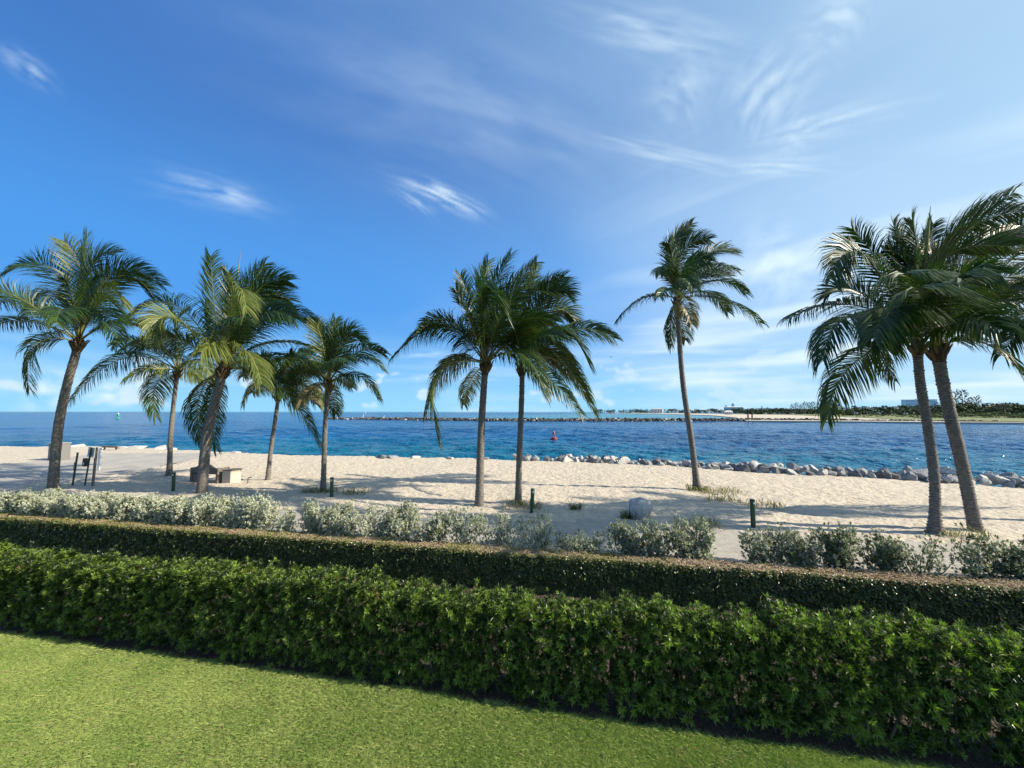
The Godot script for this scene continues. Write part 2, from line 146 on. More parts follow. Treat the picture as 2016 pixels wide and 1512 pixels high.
		"fronds": [[-0.88, 2.47, 0.28, 2.27, 4.14, -0.27, 0], [-0.38, 3.37, 0.36, 2.14, 3.46, -0.01, 0], [0.39, 2.55, -0.25, 2.65, 2.97, -0.74, 0],
			[0.76, 2.10, 0.05, 2.63, 1.80, -0.23, 0], [-0.19, 1.21, 0.95, 1.18, 0.79, 1.02, 0], [-1.41, 2.72, 1.06, 0.99, 2.23, 0.87, 0],
			[1.71, 1.42, -0.73, 3.26, 0.16, -1.17, 0], [0.79, 0.51, 0.47, 1.38, -1.11, 0.58, 0], [-2.30, 1.48, 2.04, -2.98, -0.37, 2.73, 0],
			[-0.87, 2.45, 0.73, -1.75, 2.26, 1.10, 0], [-0.99, 2.80, 0.90, -1.19, 2.93, 1.19, 0], [0.33, 2.28, -0.72, 0.98, 3.80, -1.08, 0],
			[-2.27, 1.27, 2.57, -3.10, 0.91, 3.48, 0], [-2.02, 1.02, 2.80, -2.35, 0.68, 3.71, 0], [-1.61, 0.65, 2.59, -1.62, -0.20, 3.39, 0],
			[-2.53, 0.64, 3.07, -3.37, 0.42, 4.13, 0], [-1.14, 1.58, 2.04, -0.86, 1.07, 2.63, 0], [1.14, 3.27, -0.57, 2.95, 3.44, -1.04, 0],
			[0.60, 1.84, -0.85, 0.04, 3.62, -1.00, 0]]},
	"P11": {"at": Vector3(13.68, 0, -13.49), "radii": [0.140, 0.120], "flare": 0.22, "reach": 4.2, "trunk": [[0.00, 0.00, 0.00], [0.06, 1.77, -0.01], [0.14, 3.73, -0.03], [0.24, 5.31, -0.05]],
		"fronds": [[-1.29, 2.82, 0.36, -2.06, 3.03, 0.55, 0], [-1.89, 1.53, 1.14, -3.50, -0.88, 1.71, 0], [-1.45, 3.01, 0.45, -0.11, 4.34, 0.26, 0],
			[-0.03, 3.71, 0.12, 1.97, 4.24, -0.22, 0], [1.08, 2.80, -0.03, 2.97, 1.82, -0.33, 0], [0.94, 1.27, 0.14, 2.42, -1.06, -0.02, 0],
			[-0.05, -0.28, -0.72, -0.64, -1.98, -0.87, 0], [-0.19, 2.30, -0.90, -1.13, 1.08, -1.05, 0], [1.61, 0.07, -0.90, 2.48, -2.73, -1.27, 0],
			[0.63, 2.47, -0.41, 1.70, 5.53, -0.72, 0], [1.63, 3.24, -1.72, 0.54, 3.00, -2.01, 0], [-1.12, 1.12, 1.69, -1.08, 1.38, 2.21, 0]]},
}

var rng := RandomNumberGenerator.new()
var used := {}
var M := {}
var wind := Vector3(0.93, 0.0, -0.36)
var sand_noise := FastNoiseLite.new()
var dimple_noise := FastNoiseLite.new()
var clump_noise := FastNoiseLite.new()
var plaza_polygon := PackedVector2Array()


# ---------------------------------------------------------------- helpers
class Shape:
	var v := PackedVector3Array()
	var n := PackedVector3Array()
	var c := PackedColorArray()
	var ix := PackedInt32Array()

	func tri(a: Vector3, b: Vector3, d: Vector3, col := Color.WHITE) -> void:
		var nn := (d - a).cross(b - a).normalized()
		var k := v.size()
		v.append(a); v.append(b); v.append(d)
		n.append(nn); n.append(nn); n.append(nn)
		c.append(col); c.append(col); c.append(col)
		ix.append(k); ix.append(k + 1); ix.append(k + 2)

	func quad(a: Vector3, b: Vector3, d: Vector3, e: Vector3, col := Color.WHITE) -> void:
		tri(a, b, d, col)
		tri(a, d, e, col)

	func box(mid: Vector3, size: Vector3, turn := Basis.IDENTITY, bevel := 0.0, col := Color.WHITE) -> void:
		# a box with chamfered edges: 6 faces, 12 edge strips, 8 corners
		var h := size * 0.5
		var b := minf(bevel, minf(h.x, minf(h.y, h.z)) * 0.9)
		var P := func(x: float, y: float, z: float) -> Vector3: return mid + turn * Vector3(x, y, z)
		for ax in 3:
			for s in [-1.0, 1.0]:
				var u := (ax + 1) % 3
				var w := (ax + 2) % 3
				var pts := []
				for q in [[-1, -1], [1, -1], [1, 1], [-1, 1]]:
					var p := Vector3.ZERO
					p[ax] = s * h[ax]
					p[u] = q[0] * (h[u] - b)
					p[w] = q[1] * (h[w] - b)
					pts.append(P.call(p.x, p.y, p.z))
				if s > 0: quad(pts[0], pts[3], pts[2], pts[1], col)
				else: quad(pts[0], pts[1], pts[2], pts[3], col)
		if b <= 0.0: return
		for ax in 3:
			var u := (ax + 1) % 3
			var w := (ax + 2) % 3
			for su in [-1.0, 1.0]:
				for sw in [-1.0, 1.0]:
					var pts := []
					for q in [[-1, 0], [1, 0], [1, 1], [-1, 1]]:
						var p := Vector3.ZERO
						p[ax] = q[0] * (h[ax] - b)
						p[u] = su * (h[u] - (b if q[1] == 0 else 0.0))
						p[w] = sw * (h[w] - (0.0 if q[1] == 0 else b))
						pts.append(P.call(p.x, p.y, p.z))
					if su * sw < 0: quad(pts[0], pts[1], pts[2], pts[3], col)
					else: quad(pts[0], pts[3], pts[2], pts[1], col)
		for sx in [-1.0, 1.0]:
			for sy in [-1.0, 1.0]:
				for sz in [-1.0, 1.0]:
					var a: Vector3 = P.call(sx * h.x, sy * (h.y - b), sz * (h.z - b))
					var d: Vector3 = P.call(sx * (h.x - b), sy * h.y, sz * (h.z - b))
					var e: Vector3 = P.call(sx * (h.x - b), sy * (h.y - b), sz * h.z)
					if sx * sy * sz > 0: tri(a, e, d, col)
					else: tri(a, d, e, col)

	func tube(pts: Array, radii: Array, sides := 8, col := Color.WHITE, cap := true) -> void:
		# smooth tube along pts
		var m := pts.size()
		var side := Vector3.ZERO
		var first := v.size()
		for i in m:
			var t: Vector3 = (pts[mini(i + 1, m - 1)] - pts[maxi(i - 1, 0)]).normalized()
			if i == 0: side = t.cross(Vector3(0.31, 0.2, 0.93)).normalized()
			side = (side - t * side.dot(t)).normalized()
			var up := t.cross(side)
			for j in sides:
				var a := TAU * j / sides
				var d := side * cos(a) + up * sin(a)
				v.append(pts[i] + d * radii[i])
				n.append(d)
				c.append(col)
		for i in m - 1:
			for j in sides:
				var a := first + i * sides + j
				var b := first + i * sides + (j + 1) % sides
				ix.append_array([a, a + sides, b, b, a + sides, b + sides])
		if cap:
			for e in [0, m - 1]:
				var k := v.size()
				var t: Vector3 = (pts[1] - pts[0]).normalized() * -1.0 if e == 0 else (pts[m - 1] - pts[m - 2]).normalized()
				v.append(pts[e]); n.append(t); c.append(col)
				for j in sides:
					v.append(v[first + e * sides + j]); n.append(t); c.append(col)
				for j in sides:
					if e == 0: ix.append_array([k, k + 1 + j, k + 1 + (j + 1) % sides])
					else: ix.append_array([k, k + 1 + (j + 1) % sides, k + 1 + j])

	func lathe(profile: Array, sides := 14, at := Vector3.ZERO, col := Color.WHITE) -> void:
		# profile: [radius, height] from the bottom up, flat shaded
		for i in profile.size() - 1:
			for j in sides:
				var a := TAU * j / sides
				var b := TAU * (j + 1) / sides
				var p: Array = profile[i]
				var q: Array = profile[i + 1]
				var p0 := at + Vector3(cos(a) * p[0], p[1], sin(a) * p[0])
				var p1 := at + Vector3(cos(b) * p[0], p[1], sin(b) * p[0])
				var q0 := at + Vector3(cos(a) * q[0], q[1], sin(a) * q[0])
				var q1 := at + Vector3(cos(b) * q[0], q[1], sin(b) * q[0])
				if p[0] > 0.0001: tri(p0, p1, q0, col)
				if q[0] > 0.0001: tri(p1, q1, q0, col)

	func mesh() -> ArrayMesh:
		var a := []
		a.resize(Mesh.ARRAY_MAX)
		a[Mesh.ARRAY_VERTEX] = v
		a[Mesh.ARRAY_NORMAL] = n
		a[Mesh.ARRAY_COLOR] = c
		a[Mesh.ARRAY_INDEX] = ix
		var m := ArrayMesh.new()
		m.add_surface_from_arrays(Mesh.PRIMITIVE_TRIANGLES, a)
		return m


func numbered(called: String) -> String:
	used[called] = used.get(called, -1) + 1
	return called if used[called] == 0 else "%s_%03d" % [called, used[called]]


func thing(called: String, label: String, category: String, at := Vector3.ZERO, turn := 0.0, group := "") -> Node3D:
	var o := Node3D.new()
	o.name = numbered(called)
	add_child(o)
	o.position = at
	o.rotation.y = turn
	return tag(o, label, category, group)


func tag(o: Node3D, label: String, category: String, group := "") -> Node3D:
	o.set_meta("label", label)
	o.set_meta("category", category)
	if group: o.set_meta("group", group)
	return o


func part(parent: Node3D, called: String, mesh: Mesh, m: Material) -> MeshInstance3D:
	var o := MeshInstance3D.new()
	o.name = called
	o.mesh = mesh
	o.material_override = m
	parent.add_child(o, true)
	return o


func ground_piece(called: String, label: String, mesh: Mesh, m: Material, kind := "structure") -> MeshInstance3D:
	var o := part(self, called, mesh, m)
	o.set_meta("kind", kind)
	o.set_meta("label", label)
	return o


func copy(o: Node3D, label := "", group := "") -> Node3D:
	var base: String = str(o.name)
	if base.length() > 4 and base[base.length() - 4] == "_" and base.right(3).is_valid_int(): base = base.left(base.length() - 4)
	var d: Node3D = o.duplicate()
	d.name = numbered(base)
	add_child(d)
	if label: d.set_meta("label", label)
	if group: d.set_meta("group", group)
	return d


func scatter(parent: Node3D, called: String, mesh: Mesh, m: Material, places: Array, tints: PackedColorArray) -> MultiMeshInstance3D:
	# many leaf sprigs of one plant as one mass of foliage
	var mm := MultiMesh.new()
	mm.transform_format = MultiMesh.TRANSFORM_3D
	mm.use_colors = true
	mm.mesh = mesh
	mm.instance_count = places.size()
	for i in places.size():
		mm.set_instance_transform(i, places[i])
		mm.set_instance_color(i, tints[i])
	var o := MultiMeshInstance3D.new()
	o.name = called
	o.multimesh = mm
	o.material_override = m
	o.set_meta("kind", "stuff")
	parent.add_child(o, true)
	return o


func lin(r: float, g: float, b: float) -> Color:
	return Color(r, g, b).linear_to_srgb()


func plain(r: float, g: float, b: float, rough := 0.8, metal := 0.0) -> StandardMaterial3D:
	var m := StandardMaterial3D.new()
	m.albedo_color = lin(r, g, b)
	m.roughness = rough
	m.metallic = metal
	return m


func noise_picture(freq: float, octaves := 4, kind := FastNoiseLite.TYPE_SIMPLEX_SMOOTH, size := 512, ramp: Array = [], seed_is := 1) -> NoiseTexture2D:
	var f := FastNoiseLite.new()
	f.noise_type = kind
	f.frequency = freq
	f.fractal_octaves = octaves
	f.seed = seed_is
	if kind == FastNoiseLite.TYPE_CELLULAR: f.cellular_return_type = FastNoiseLite.RETURN_DISTANCE
	var t := NoiseTexture2D.new()
	t.width = size
	t.height = size
	t.seamless = true
	t.seamless_blend_skirt = 0.2
	t.noise = f
	if ramp:
		var g := Gradient.new()
		g.offsets = PackedFloat32Array(ramp.map(func(r): return r[0]))
		g.colors = PackedColorArray(ramp.map(func(r): return lin(r[1], r[2], r[3])))
		t.color_ramp = g
	return t


func textured(picture: Texture2D, scale_is: Vector3, rough := 0.9, bump: Texture2D = null, depth_cm := 0.0, in_world := true) -> StandardMaterial3D:
	var m := StandardMaterial3D.new()
	m.albedo_texture = picture
	m.uv1_triplanar = true
	m.uv1_world_triplanar = in_world
	m.uv1_scale = scale_is
	m.roughness = rough
	if bump:
		m.heightmap_enabled = true
		m.heightmap_texture = bump
		m.heightmap_scale = depth_cm
	return m


func leafy(rough: float, back: Color, shine := 0.5) -> StandardMaterial3D:
	var m := StandardMaterial3D.new()
	m.vertex_color_use_as_albedo = true
	m.roughness = rough
	m.metallic_specular = shine
	m.backlight_enabled = true
	m.backlight = back
	m.cull_mode = BaseMaterial3D.CULL_DISABLED
	return m


func shore_z(x: float) -> float:
	for i in SHORE.size() - 1:
		if x <= SHORE[i + 1][0] or i == SHORE.size() - 2:
			return lerpf(SHORE[i][1], SHORE[i + 1][1], (x - SHORE[i][0]) / (SHORE[i + 1][0] - SHORE[i][0]))
	return -20.0


func path_edge(x: float) -> float:
	return -10.75 + 0.35 * sand_noise.get_noise_2d(x * 1.6, 40.0) + 0.12 * sand_noise.get_noise_2d(x * 7.0, 90.0)


func paved(x: float, z: float) -> bool:
	return z > path_edge(x) or (x < -20.0 and Geometry2D.is_point_in_polygon(Vector2(x, z), plaza_polygon))


func sand_height(x: float, z: float) -> float:
	var out_to_sea := shore_z(x) + 0.35 * sand_noise.get_noise_2d(x * 3.0, 7.0) - z
	var h := 0.07 * sand_noise.get_noise_2d(x, z)
	h += 0.024 * sand_noise.get_noise_2d(x * 5.0, z * 5.0)
	if out_to_sea > 0.0: h -= minf(out_to_sea * 0.75, 2.2)
	if paved(x, z): return minf(h, 0.0) * 0.2 - 0.05
	var d := dimple_noise.get_noise_2d(x, z)
	h += 0.030 * smoothstep(-0.95, -0.35, d) - 0.018
	return h + 0.012


# ---------------------------------------------------------------- the sky
func build_sky() -> PanoramaSkyMaterial:
	var w := 2048
	var h := 1024
	var fan := FastNoiseLite.new(); fan.frequency = 0.55; fan.fractal_octaves = 5; fan.seed = 11
	var bend := FastNoiseLite.new(); bend.frequency = 0.35; bend.fractal_octaves = 2; bend.seed = 4
	var veil := FastNoiseLite.new(); veil.frequency = 0.42; veil.fractal_octaves = 4; veil.seed = 29
	var puff := FastNoiseLite.new(); puff.frequency = 9.0; puff.fractal_octaves = 5; puff.seed = 8
	var group := FastNoiseLite.new(); group.frequency = 1.7; group.fractal_octaves = 2; group.seed = 15
	# single wisps: azimuth from -z towards +x (deg), height (deg), half length, half width, tilt (deg), strength
	var wisps := []
	for q in WISPS:
		wisps.append([deg_to_rad(q[0]), deg_to_rad(q[1]), deg_to_rad(q[2]), deg_to_rad(q[3]), deg_to_rad(q[4]), q[5]])
	var sun := SUN_FROM.normalized()
	var data := PackedFloat32Array()
	data.resize(w * h * 3)
	var zenith := Vector3(0.031, 0.088, 0.265)
	var high := Vector3(0.037, 0.142, 0.43)
	var middle := Vector3(0.066, 0.272, 0.68)
	var low := Vector3(0.25, 0.55, 0.80)
	var haze := Vector3(0.42, 0.64, 0.80)
	var white := Vector3(0.62, 0.76, 0.85)
	for y in h / 2 + 2:
		var e := PI * 0.5 - PI * (y + 0.5) / h
		var deg := rad_to_deg(e)
		var base: Vector3
		if deg > 38.0: base = high.lerp(zenith, smoothstep(38.0, 75.0, deg))
		elif deg > 14.0: base = middle.lerp(high, smoothstep(14.0, 38.0, deg))
		else: base = low.lerp(middle, smoothstep(-1.0, 15.0, deg))
		var ce := cos(e)
		var se := sin(e)
		var near := wisps.filter(func(q): return absf(e - q[1]) < 2.3 * q[2] * absf(sin(q[4])) + 3.5 * q[3])
		for x in w:
			var az := TAU * (x + 0.5) / w
			var d := Vector3(sin(az) * ce, se, -cos(az) * ce)
			var toward := d.dot(sun)
			var k := base
			k = k.lerp(haze, 0.9 * pow(clampf(toward * 0.5 + 0.5, 0.0, 1.0), 3.3))
			if deg > -0.5:
				# high thin cloud, laid out on a level sheet
				var s := 1.0 / (maxf(se, 0.0) + 0.16)
				var px := d.x * s
				var pz := d.z * s
				var bx := bend.get_noise_2d(px, pz)
				var u := px * 0.86 + pz * 0.5 + bx * 0.9
				var t := -px * 0.5 + pz * 0.86 + bx * 0.35
				var streak := fan.get_noise_2d(u * 0.5, t * 3.2)
				var mass := veil.get_noise_2d(px * 0.8 + 3.0, pz * 0.8)
				var sunward := smoothstep(-0.55, 0.75, d.x)
				var a := clampf((streak + 0.08) * 0.9, 0.0, 1.0) * smoothstep(-0.25, 0.45, mass * 0.8 + sunward * 0.75 - 0.42)
				a += 0.40 * smoothstep(-0.15, 0.7, mass * 0.6 + sunward * 0.75 - 0.24)
				if deg < 12.0:
					var bands := fan.get_noise_2d(az * 3.0, deg * 0.55 + bx)
					a += 0.45 * smoothstep(0.0, 0.5, bands + 0.12) * smoothstep(12.0, 7.0, deg) * smoothstep(0.5, 3.0, deg) * (0.35 + 0.65 * sunward)
				for q in near:
					var da: float = az - q[0]
					if da > PI: da -= TAU
					var dx: float = da * ce
					var dy: float = e - q[1]
					var ct := cos(q[4])
					var st := sin(q[4])
					var l: float = (dx * ct + dy * st) / q[2]
					if absf(l) > 2.2: continue
					var m: float = (-dx * st + dy * ct + 0.25 * q[3] * l * l) / q[3]
					if absf(m) > 3.0: continue
					var grain := 0.5 + 1.3 * fan.get_noise_2d(l * 1.3 + q[0] * 20.0 + m * 0.9, m * 2.4 - l * 0.5)
					a += q[5] * exp(-l * l * 1.3 - m * m) * clampf(grain, 0.0, 1.3)
				k = k.lerp(white, clampf(a * 0.82, 0.0, 0.9))
				# small heaps of cloud over the horizon
				if deg < 9.0:
					var crowd := group.get_noise_2d(cos(az) * 3.0 + 7.0, sin(az) * 3.0)
					var p := puff.get_noise_3d(d.x, d.y * 1.7, d.z) + 0.35 * crowd
					var c := smoothstep(0.14, 0.36, p - absf(deg - 3.0) * 0.06)
					k = k.lerp(white * 0.92, c * 0.75 * smoothstep(0.3, 1.2, deg) * (1.0 - 0.6 * sunward))
			var at := (y * w + x) * 3
			data[at] = k.x
			data[at + 1] = k.y
			data[at + 2] = k.z
	var sky := PanoramaSkyMaterial.new()
	sky.panorama = ImageTexture.create_from_image(Image.create_from_data(w, h, false, Image.FORMAT_RGBF, data.to_byte_array()))
	sky.filter = true
	return sky


# ---------------------------------------------------------------- sheets of ground and water
func sheet(xs: PackedFloat32Array, zs: PackedFloat32Array, height: Callable, tint: Callable) -> ArrayMesh:
	var nx := xs.size()
	var nz := zs.size()
	var v := PackedVector3Array()
	var n := PackedVector3Array()
	var c := PackedColorArray()
	v.resize(nx * nz)
	n.resize(nx * nz)
	c.resize(nx * nz)
	for j in nz:
		for i in nx:
			v[j * nx + i] = Vector3(xs[i], height.call(xs[i], zs[j]), zs[j])
			c[j * nx + i] = tint.call(xs[i], zs[j])
	var ix := PackedInt32Array()
	ix.resize((nx - 1) * (nz - 1) * 6)
	var at := 0
	for j in nz:
		for i in nx:
			var a := v[j * nx + maxi(i - 1, 0)]
			var b := v[j * nx + mini(i + 1, nx - 1)]
			var p := v[maxi(j - 1, 0) * nx + i]
			var q := v[mini(j + 1, nz - 1) * nx + i]
			var m := (q - p).cross(b - a).normalized()
			n[j * nx + i] = m if m.y > 0 else -m
			if i < nx - 1 and j < nz - 1:
				var k := j * nx + i
				# zs run away from the camera (falling), xs rise
				ix[at] = k; ix[at + 1] = k + nx; ix[at + 2] = k + 1
				ix[at + 3] = k + 1; ix[at + 4] = k + nx; ix[at + 5] = k + nx + 1
				at += 6
	var arrays := []
	arrays.resize(Mesh.ARRAY_MAX)
	arrays[Mesh.ARRAY_VERTEX] = v
	arrays[Mesh.ARRAY_NORMAL] = n
	arrays[Mesh.ARRAY_COLOR] = c
	arrays[Mesh.ARRAY_INDEX] = ix
	var mesh := ArrayMesh.new()
	mesh.add_surface_from_arrays(Mesh.PRIMITIVE_TRIANGLES, arrays)
	return mesh


func steps(from: float, to: float, by: float) -> PackedFloat32Array:
	var r := PackedFloat32Array()
	var n := int(ceil(absf(to - from) / by))
	for i in n + 1: r.append(lerpf(from, to, float(i) / n))
	return r


func polygon_sheet(pts: Array, y: float, thick := 0.0) -> ArrayMesh:
	var p := PackedVector2Array()
	for q in pts: p.append(Vector2(q[0], q[1]))
	var s := Shape.new()
	var ix := Geometry2D.triangulate_polygon(p)
	for i in range(0, ix.size(), 3):
		var a := Vector3(p[ix[i]].x, y, p[ix[i]].y)
		var b := Vector3(p[ix[i + 1]].x, y, p[ix[i + 1]].y)
		var d := Vector3(p[ix[i + 2]].x, y, p[ix[i + 2]].y)
		if (d - a).cross(b - a).y > 0: s.tri(a, b, d)
		else: s.tri(a, d, b)
	if thick > 0.0:
		for i in p.size():
			var a := p[i]
			var b := p[(i + 1) % p.size()]
			s.quad(Vector3(a.x, y, a.y), Vector3(b.x, y, b.y), Vector3(b.x, y - thick, b.y), Vector3(a.x, y - thick, a.y))
	return s.mesh()


func build_ground() -> void:
	var tan_sand := noise_picture(0.02, 5, FastNoiseLite.TYPE_SIMPLEX_SMOOTH, 512, [[0.0, 0.365, 0.312, 0.242], [0.45, 0.448, 0.385, 0.302], [0.75, 0.485, 0.428, 0.345], [1.0, 0.54, 0.485, 0.40]], 3)
	var grains := noise_picture(0.03, 5, FastNoiseLite.TYPE_SIMPLEX_SMOOTH, 512, [], 9)
	M.sand = textured(tan_sand, Vector3(0.37, 0.37, 0.37), 0.95, grains, 3.0)
	plaza_polygon = PackedVector2Array(PLAZA.map(func(q): return Vector2(q[0], q[1])))
	var white := func(_x, _z): return Color.WHITE
	var xs := PackedFloat32Array()
	xs.append_array(steps(-120.0, -52.0, 2.0))
	xs.append_array(steps(-51.8, -24.0, 0.24))
	xs.append_array(steps(-23.85, 18.0, 0.095))
	xs.append_array(steps(18.3, 30.0, 0.4))
	xs.append_array(steps(32.0, 90.0, 2.0))
	var zs := steps(-8.25, -18.0, 0.09)
	zs.append_array(steps(-18.15, -30.0, 0.17))
	ground_piece("beach_sand", "pale tan beach sand pocked with footprints", sheet(xs, zs, sand_height, white), M.sand)
	# the path behind the wall and the paved turning place at its end
	var concrete := noise_picture(0.012, 5, FastNoiseLite.TYPE_SIMPLEX_SMOOTH, 512, [[0.0, 0.26, 0.235, 0.20], [0.5, 0.32, 0.295, 0.255], [1.0, 0.37, 0.345, 0.30]], 21)
	M.concrete = textured(concrete, Vector3(0.45, 0.45, 0.45), 0.9, grains, 0.6)
	ground_piece("path", "pale concrete path running behind the garden wall", sheet(steps(-45.0, 30.0, 0.5), steps(-8.2, -11.4, 0.4), func(x, z): return -0.006 + 0.006 * sand_noise.get_noise_2d(x, z), white), M.concrete)
	var worn := noise_picture(0.01, 5, FastNoiseLite.TYPE_SIMPLEX_SMOOTH, 512, [[0.0, 0.27, 0.25, 0.225], [0.5, 0.33, 0.305, 0.275], [0.8, 0.38, 0.345, 0.29], [1.0, 0.44, 0.38, 0.30]], 31)
	ground_piece("pavement", "sand-dusted grey pavement at the end of the path", polygon_sheet(PLAZA, -0.002), textured(worn, Vector3(0.12, 0.12, 0.12), 0.9, grains, 0.8))
	# lawn side
	var turf := noise_picture(0.03, 4, FastNoiseLite.TYPE_SIMPLEX_SMOOTH, 512, [[0.0, 0.035, 0.05, 0.012], [0.5, 0.07, 0.10, 0.02], [1.0, 0.13, 0.15, 0.04]], 5)
	M.turf = textured(turf, Vector3(0.6, 0.6, 0.6), 0.95, grains, 2.0)
	ground_piece("lawn", "mown green lawn", sheet(steps(-40.0, 30.0, 1.0), steps(30.0, -4.74, 0.5), func(x, z): return LAWN + 0.02 * sand_noise.get_noise_2d(x * 0.5, z * 0.5), white), M.turf)
	var mulch := noise_picture(0.05, 5, FastNoiseLite.TYPE_SIMPLEX_SMOOTH, 512, [[0.0, 0.022, 0.015, 0.010], [0.5, 0.052, 0.036, 0.025], [1.0, 0.13, 0.095, 0.07]], 6)
	M.mulch = textured(mulch, Vector3(1.2, 1.2, 1.2), 0.95, grains, 3.0)
	ground_piece("flower_bed", "brown mulch bed under the hedge", sheet(steps(-40.0, 30.0, 0.2), steps(-4.70, -7.95, 0.1), func(x, z): return LAWN - 0.035 + 0.04 * sand_noise.get_noise_2d(x * 6.0, z * 6.0), white), M.mulch)


func build_sea() -> void:
	var swell := FastNoiseLite.new(); swell.frequency = 0.075; swell.fractal_octaves = 2; swell.seed = 2
	var chop := FastNoiseLite.new(); chop.frequency = 0.26; chop.fractal_octaves = 2; chop.seed = 5
	var fine := FastNoiseLite.new(); fine.frequency = 0.75; fine.fractal_octaves = 2; fine.seed = 6
	var patch := FastNoiseLite.new(); patch.frequency = 0.006; patch.fractal_octaves = 3; patch.seed = 7
	var xs := PackedFloat32Array()
	var x := 45.0
	while x < 16000.0:
		x += maxf(0.34, (x - 28.0) * 0.03)
		xs.append(x)
	xs.append_array(steps(-60.0, 45.0, 0.34))
	x = -60.0
	while x > -16000.0:
		x -= maxf(0.34, (-x - 40.0) * 0.03)
		xs.append(x)
	xs.sort()
	var zs := PackedFloat32Array()
	var z := -16.0
	while z > -16000.0:
		zs.append(z)
		z -= maxf(0.26, (-z - 8.0) * 0.011)
	var height := func(px: float, pz: float) -> float:
		var cell := maxf(0.34, maxf((-pz - 8.0) * 0.011, (absf(px) - 40.0) * 0.03))
		var y := SEA
		y += 0.26 * swell.get_noise_2d(px * 0.6 + pz * 0.2, pz) * clampf(9.0 / cell - 2.0, 0.0, 1.0)
		y += 0.25 * chop.get_noise_2d(px * 0.55 - pz * 0.15, pz) * clampf(2.6 / cell - 2.0, 0.0, 1.0)
		if cell < 0.45: y += 0.05 * fine.get_noise_2d(px * 0.7, pz)
		return y
	# water takes its colour from its depth: sand bottom by the beach, the dredged channel, the shoals past the jetty
	var shallow := Vector3(0.008, 0.105, 0.172)
	var channel := Vector3(0.005, 0.070, 0.190)
	var ocean := Vector3(0.003, 0.055, 0.175)
	var shoal := Vector3(0.030, 0.175, 0.225)
	var tint := func(px: float, pz: float) -> Color:
		var off := shore_z(clampf(px, -70.0, 19.0)) - pz
		var c := shallow.lerp(channel, smoothstep(3.0, 42.0, off + 10.0 * patch.get_noise_2d(px * 6.0, pz * 6.0)))
		c = c.lerp(ocean, smoothstep(-20.0, -140.0, px))
		var bay := smoothstep(185.0, 230.0, -pz) * smoothstep(-260.0, -20.0, px + pz * 0.12 + 50.0 * patch.get_noise_2d(px, pz))
		c = c.lerp(shoal, bay * smoothstep(2600.0, 700.0, -pz))
		c *= 1.0 + 0.35 * patch.get_noise_2d(px * 3.0, pz * 3.0)
		return Color(c.x, c.y, c.z)
	M.sea = StandardMaterial3D.new()
	M.sea.vertex_color_use_as_albedo = true
	M.sea.roughness = 0.12
	M.sea.metallic_specular = 0.15
	var ripples := noise_picture(0.011, 5, FastNoiseLite.TYPE_SIMPLEX_SMOOTH, 1024, [], 12)
	ripples.as_normal_map = true
	ripples.bump_strength = 14.0
	M.sea.normal_enabled = true
	M.sea.normal_texture = ripples
	M.sea.normal_scale = 2.2
	M.sea.uv1_triplanar = true
	M.sea.uv1_world_triplanar = true
	M.sea.uv1_scale = Vector3(0.045, 0.07, 0.07)
	ground_piece("sea", "blue rippled water of the inlet and the ocean", sheet(xs, zs, height, tint), M.sea)


# ---------------------------------------------------------------- lawn and hedges
func leaf(s: Shape, at: Vector3, along: Vector3, up: Vector3, length: float, width: float, col: Color, fold := 0.25, curl := 0.0) -> void:
	# a pointed leaf, folded along its midrib: four faces
	var side := along.cross(up).normalized()
	var top := side.cross(along).normalized()
	var mid := at + along * length * 0.45
	var tip := at + along * length - top * length * curl
	var l := mid + side * width * 0.5 + top * width * fold
	var r := mid - side * width * 0.5 + top * width * fold
	s.tri(at, l, mid, col); s.tri(mid, l, tip, col)
	s.tri(at, mid, r, col); s.tri(mid, tip, r, col)


func grass_tuft(seed_is: int) -> ArrayMesh:
	rng.seed = seed_is
	var s := Shape.new()
	for i in 11:
		var a := rng.randf() * TAU
		var lean := rng.randf_range(0.4, 1.7)
		var d := Vector3(cos(a) * lean, 1.0, sin(a) * lean).normalized()
		var at := Vector3(rng.randf_range(-0.02, 0.02), 0, rng.randf_range(-0.02, 0.02))
		var l := rng.randf_range(0.032, 0.066)
		var side := d.cross(Vector3(sin(a), 0.2, -cos(a))).normalized() * 0.0024
		var mid := at + d * l * 0.6
		var tip := at + d * l + Vector3(cos(a), -0.3, sin(a)) * l * 0.25
		var shade := rng.randf_range(0.75, 1.2)
		var col := Color(shade, shade, shade)
		s.tri(at - side, mid - side, mid + side, col)
		s.tri(at - side, mid + side, at + side, col)
		s.tri(mid - side, tip, mid + side, col)
	return s.mesh()


